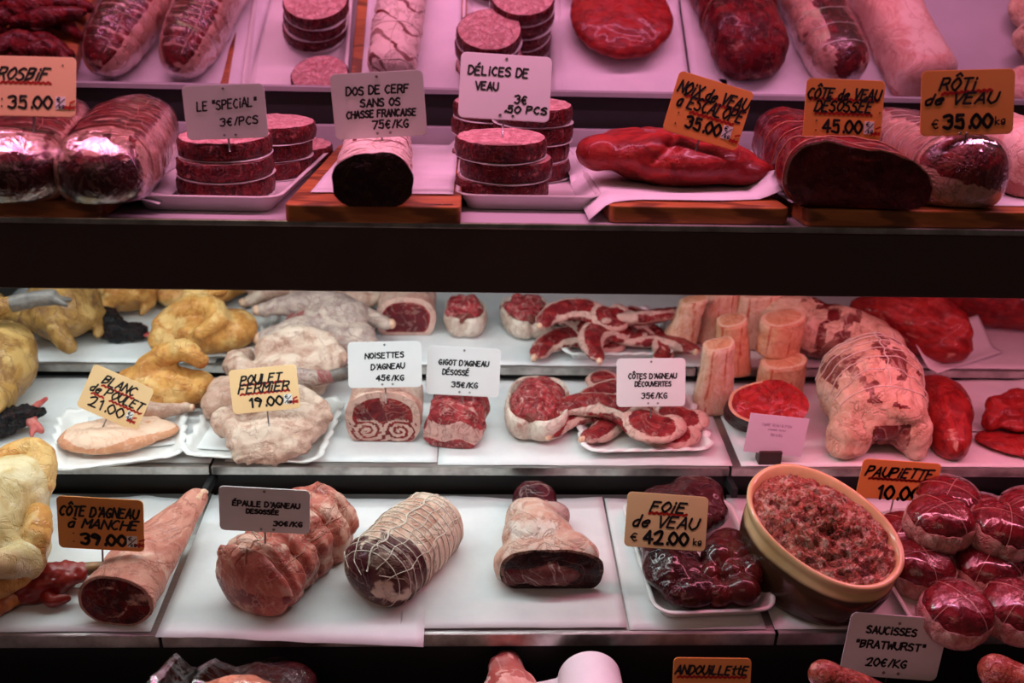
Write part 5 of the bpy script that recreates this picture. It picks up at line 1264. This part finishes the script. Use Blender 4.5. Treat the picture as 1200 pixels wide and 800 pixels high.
# film-covered pack at the left
c = p4(248, 796, .86); root = thing('meat_pack', 'film-covered pack of pale brown meat at the left of the bottom step', 'packed meat', Matrix.Translation((c.x, c.y, T4.at(0, c.y-.72).z)))
hgt = c.z-root.matrix_world.translation.z
tray_mesh('tray_body', .15, .12, .02, WHITE, root, .02, .008)
union('meat', [sph((.02, 0, hgt*.5), (.055, .045, hgt*.42)), sph((-.03, .0, hgt*.45), (.04, .04, hgt*.36))], .005, BREAST, root, 4, .004, 30, 5, fat=lambda p, n: .3, alt=lambda p, n: .4*fnoise(p, 20, 2))
def peak(x, y):
    q = hgt*(.86-.25*(y/.07)**2)
    for (cx, cy, h_, w_) in ((-.052, -.015, .030, .030), (-.012, -.01, .022, .040), (.035, 0, .012, .05)):
        q = max(q, hgt*.86+h_-abs(x-cx)*h_/w_*1.2-abs(y-cy)*.35)
    return q+.0022*fnoise((x, y, 0), 60, 3)
V, Fa = [], []
for j in range(33):
    for i in range(33):
        x_, y_ = (i/32-.5)*.165, (j/32-.5)*.135; V.append((x_, y_, max(.012, peak(x_, y_)-.9*max(0, abs(x_)-.068)-.9*max(0, abs(y_)-.055))))
for j in range(32):
    for i in range(32): a = j*33+i; Fa.append((a, a+1, a+34, a+33))
mk('cling_film', V, Fa, film('pack_film', amount=3.2, sc=30), root, label='clear crinkled cling film')
# dim wrapped pack behind
c = p4(322, 786, .93); root = thing('meat_pack', 'dim dark film-wrapped bundle behind the film-covered pack', 'packed meat', Matrix.Translation((c.x, c.y, T4.at(0, c.y-.72).z))); h2 = c.z-root.matrix_world.translation.z
union('meat', [sph((0, 0, h2*.5), (.045, .035, h2*.5))], .005, BEEFD, root, 3, .004, 30, 3)
union('cling_film', [sph((0, 0, h2*.52), (.049, .038, h2*.53))], .005, CLING, root, 3, .006, 40, 4)
# pale shank end in the middle, rolled paper, sausages
c = p4(598, 850, .88); root = thing('pork_shank', 'pinkish shank end with a red cut tip on the bottom step, centre', 'meat', Matrix.Translation((c.x, c.y-.005, T4.at(0, c.y-.72).z)) @ Matrix.Rotation(radians(100), 4, 'Z')); h3 = c.z-root.matrix_world.translation.z
union('meat', [limb([(-.10, .03, h3*.45), (-.02, .0, h3*.62), (.05, -.01, h3*.85), (.085, -.012, h3+.01)], [.045, .040, .034, .022]), sph((-.02, 0, h3*.4), (.06, .036, h3*.4))], .004, PINKFAT, root, 4, .005, 26, 6, fat=lambda p, n: .35+.4*fnoise(p, 22, 3), alt=lambda p, n: .95*(p.x > .045 and fnoise(p, 40, 3) > -.25)+.4*fnoise(p, 30, 2))
c = p4(698, 796, .90); ph_ = c.z-T4.at(0, c.y-.72).z
root = thing('paper_roll', 'curled sheet of lilac-white paper standing on the bottom step beside the andouillette tag', 'paper', Matrix.Translation((c.x, c.y, T4.at(0, c.y-.72).z)))
V, Fa = [], []; NP = 36
for s_ in (0, 1):
    rr = .036-.0005*s_
    for j in range(9):
        for i in range(NP+1):
            t = i/NP
            if t < .35: q = (-.115+.115*t/.35-.0, .012+(ph_-.012-rr)*0+ .020*(t/.35)**2) if False else (-.090+.055*(t/.35), .004+(ph_-rr-.004)*(t/.35)**1.7)
            else:
                a = pi-(t-.35)/.65*pi*1.02; q = (rr*cos(a), ph_-rr+rr*sin(a))
            V.append((q[0]-.0, -.05+.10*j/8, q[1]))
    for j in range(9): pass
n = (NP+1)*9
for j in range(8):
    for i in range(NP): a = j*(NP+1)+i; Fa.append((a, a+1, a+NP+2, a+NP+1)); Fa.append((n+a, n+a+NP+1, n+a+NP+2, n+a+1))
mk('sheet', V, Fa, PAPERM, root)
V2 = []; Fa2 = []
for s_ in (0, 1):
    for j in range(9):
        for i in range(13): t = i/12; V2.append((.036-.0005*s_-.002*sin(t*pi), -.05+.10*j/8, (ph_-.036)*(1-t)+.001*t))
n = 13*9
for j in range(8):
    for i in range(12): a = j*13+i; Fa2.append((a, a+1, a+14, a+13)); Fa2.append((n+a, n+a+13, n+a+14, n+a+1))
mk('fold', V2, Fa2, PAPERM, root)
SAUSG = meat('bratwurst', (.36, .10, .055), (.20, .035, .028), (.60, .34, .24), (.12, .02, .02), 60, 1.2, rough=.22, wet=.5)
def sausage(p0, p1, Y0, Y1, r, label, seed, dip=.0):
    a, b_ = p4(*p0, Y0), p4(*p1, Y1); root = thing('sausage', label, 'sausage', Matrix.Translation(a), 'sausages on the bottom step')
    d = b_-a; mid = d*.5+Vector((0, 0, -dip))
    union('casing', [limb([(0, 0, -r), (d.x*.5, d.y*.5, d.z*.5-r-dip), (d.x, d.y, d.z-r)], [r*.92, r, r*.95])], .003, SAUSG, root, 3, .001, 40, seed, foot=False, fat=lambda p, n: .1+.7*fnoise(p, 60, seed), alt=lambda p, n: .3*fnoise(p, 40, seed+1))
    return root
sausage((968, 774), (1046, 808), .865, .86, .018, 'speckled sausage lying in front of the saucisses tag', 301)
sausage((1128, 806), (1210, 812), .86, .87, .020, 'sausage at the bottom edge right of the saucisses tag', 302)
sausage((1172, 768), (1240, 800), .90, .88, .022, 'pinkish sausage at the right bottom corner, upper one', 303)
sausage((1050, 830), (1130, 822), .85, .85, .018, 'sausage mostly below the frame under the saucisses tag', 304)
# ------------------------------------------------------------------ price tags
OB = .027
price_tag('peach price tag lettered Rosbif 35,00 stuck in the leftmost roast', 40, 101, 1.055, 94, 71, 0.5, 22, 3, 'orange', [('ROSBIF', .38, .30, .60, .20, .45)], OB, ('35.00', .46, .77, .52, .20, .032), under=[(.10, .70, .445, .445)], sticker=(.76, .88, .67, .88), redmark=(.93, .90, .12), dots=[(.12, .72), (.12, .84), (.84, .14)], holes=(), pin=.04)
price_tag('white price tag handwritten Le "Special" 3 euro per piece', 264, 131, 1.10, 95, 62, -3, 4, 0, 'white', [('LE "SPECIAL"', .53, .36, .78, .19, .12, .06), ('3€/PCS', .66, .68, .50, .16, .1, .03)], .020, pin=.014)
price_tag('white price tag handwritten Dos de cerf sans os 75 euro', 444, 123, 1.10, 108, 75, -4, 4, 0, 'white', [('DOS DE CERF', .50, .27, .72, .14, .1), ('SANS OS', .52, .46, .46, .13, .1), ('CHASSE FRANÇAISE', .52, .63, .80, .12, .15), ('75€/KG', .61, .80, .42, .14, .1)], .020, pin=.018)
price_tag('large white price tag handwritten Délices de veau 3,50 euro', 592, 102, 1.10, 107, 77, 2.5, 20, 0, 'white', [('DÉLICES DE', .42, .27, .70, .15, .08), ('VEAU', .30, .50, .26, .14, .05), ('3€', .68, .68, .14, .14, .05), (',50 PCS', .74, .83, .50, .12, .1)], .020, pin=.018)
price_tag('tilted price tag, lamp tint coloured in as orange, lettered Noix de veau à escalope 35,00', 830, 130, 1.125, 92, 70, 15, 9, 0, 'orange', [('NOIX de VEAU', .52, .24, .92, .19), ('à ESCALOPE', .53, .45, .86, .20)], OB, ('35.00', .50, .76, .46, .19, .034), under=[(.18, .46, .36, .36), (.58, .94, .36, .36), (.28, .86, .60, .60)], sticker=(.75, .87, .64, .86), redmark=(.92, .90, .10), dots=[(.14, .66), (.14, .84)], holes=(), pin=.03)
price_tag('price tag, lamp tint coloured in as orange, lettered Côte de veau désossée 45,00', 989, 129, 1.085, 93, 70, 1, 9, 0, 'orange', [('CÔTE de VEAU', .49, .24, .92, .17), ('DÉSOSSÉE', .50, .44, .72, .17)], OB, ('45.00', .50, .77, .50, .20, .034), under=[(.06, .94, .33, .33), (.14, .86, .56, .56)], sticker=(.78, .90, .67, .88), redmark=(.92, .92, .11), dots=[(.16, .68), (.16, .84), (.96, .52)], holes=(), pin=.03)
price_tag('price tag, lamp tint coloured in as orange, lettered Rôti de veau 35.00 kg', 1134, 120, 1.055, 111, 75, -2.5, 11, 0, 'orange', [('RÔTI', .40, .22, .38, .18), ('de VEAU', .44, .44, .76, .16)], OB, ('35.00', .51, .79, .52, .20, .038), unit=[('€', .16, .82, .08, .13), ('kg', .86, .79, .11, .12)], under=[(.22, .76, .36, .32)], holes=((.43, .97), (.50, .98)), pin=.03)
price_tag('tilted peach price tag lettered Blanc de poulet 21.00', 135, 466, 1.265, 75, 55, 24, 14, 0, 'orange', [('BLANC', .50, .22, .52, .19), ('de POULET', .53, .46, .84, .18)], OB, ('21.00', .44, .76, .56, .21, .029), under=[(.24, .76, .36, .36), (.14, .34, .60, .60), (.44, .96, .60, .60)], sticker=(.76, .86, .64, .82), redmark=(.86, .88, .12), holes=(), pin=.05)
price_tag('peach price tag lettered Poulet fermier 19,00 on the pale chicken', 310, 456, 1.238, 79, 52, -6, 14, 0, 'orange', [('POULET', .47, .25, .60, .19), ('FERMIER', .50, .46, .74, .19)], OB, ('19.00', .50, .78, .50, .20, .032), under=[(.18, .80, .36, .36), (.14, .86, .57, .57)], sticker=(.77, .89, .66, .88), redmark=(.90, .90, .12), holes=(), pin=.03)
price_tag('white price tag handwritten Noisettes d\'agneau 45 euro', 451, 427, 1.275, 86, 54, -1.5, 16, 0, 'white', [('NOISETTES', .50, .30, .56, .13, .05, .02), ("D'AGNEAU", .54, .54, .48, .13, .08, .02), ('45€/KG', .57, .79, .40, .13, .08)], .019, pin=.022)
price_tag('white price tag handwritten Gigot d\'agneau désossé 35 euro', 543, 435, 1.29, 86, 57, 2.5, 16, 0, 'white', [("GIGOT D'AGNEAU", .50, .33, .72, .12, .08), ('DÉSOSSÉ', .40, .53, .38, .12, .05), ('35€/KG', .53, .78, .38, .12, .05)], .019, pin=.025)
price_tag('white price tag handwritten Côtes d\'agneau découvertes 35 euro', 763, 448, 1.275, 81, 57, -1, 14, 0, 'white', [("CÔTES D'AGNEAU", .52, .37, .74, .12, .06), ('DÉCOUVERTES', .53, .53, .56, .11, .06), ('35€/KG', .55, .77, .40, .13, .05)], .019, pin=.03)
price_tag('dark orange price tag lettered Côte d\'agneau à manche 39,00', 118, 614, 1.03, 99, 67, 3.5, 2, 0, 'orange', [("CÔTE D'AGNEAU", .49, .27, .90, .18), ('à MANCHE', .54, .50, .80, .17)], OB, ('39.00', .53, .80, .52, .20, .040), sticker=(.80, .92, .70, .92), redmark=(.94, .92, .10), dots=[(.18, .70), (.18, .86)], holes=(), pin=.022)
price_tag('white price tag handwritten Épaule d\'agneau désossée, stuck in the tied lamb', 310, 598, 1.0, 105, 60, 3.5, -4, 0, 'white', [("ÉPAULE D'AGNEAU", .52, .36, .78, .13, .08), ('DESOSSÉE', .48, .53, .38, .11, .05), ('30€/KG', .76, .78, .34, .12, .1)], .020, pin=.02, under=())
price_tag('peach price tag lettered Foie de veau 42.00 kg on the liver', 781, 611, 1.05, 96, 64, 4, 20, 0, 'orange', [('FOIE', .52, .24, .42, .18), ('de VEAU', .50, .51, .78, .20)], OB, ('42.00', .51, .80, .54, .22, .037), unit=[('€', .12, .82, .09, .14), ('kg', .90, .83, .10, .12)], under=[(.28, .74, .36, .36)], holes=(), pin=.02)
price_tag('price tag, lamp tint coloured in as orange, lettered Paupiette, half behind the stoneware bowl', 1053, 563, 1.15, 94, 50, 4, 0, 0, 'orange', [('PAUPIETTE', .50, .30, .84, .24)], OB, ('10.00', .54, .82, .56, .34, .038), under=[(.12, .90, .48, .48)], holes=(), pin=.04)
price_tag('price tag, lamp tint coloured in as orange, lettered Andouillette on the bottom step', 834, 800, .90, 92, 60, 1, 14, 0, 'orange', [('ANDOUILLEttE', .50, .24, .92, .17)], OB, ('18.00', .52, .72, .5, .2, .036), under=[(.06, .94, .38, .38)], holes=(), pin=.05)
price_tag('white price tag handwritten Saucisses "Bratwurst" 20 euro', 1048, 758, .955, 118, 82, 5, 4, 0, 'white', [('SAUCISSES', .44, .25, .54, .13, .03), ('"BRATWURST"', .46, .48, .76, .13, .03), ('20€/KG', .46, .76, .44, .14, .06)], .020, pin=.03, holes=((.5, .12), (.45, .92), (.60, .92)))
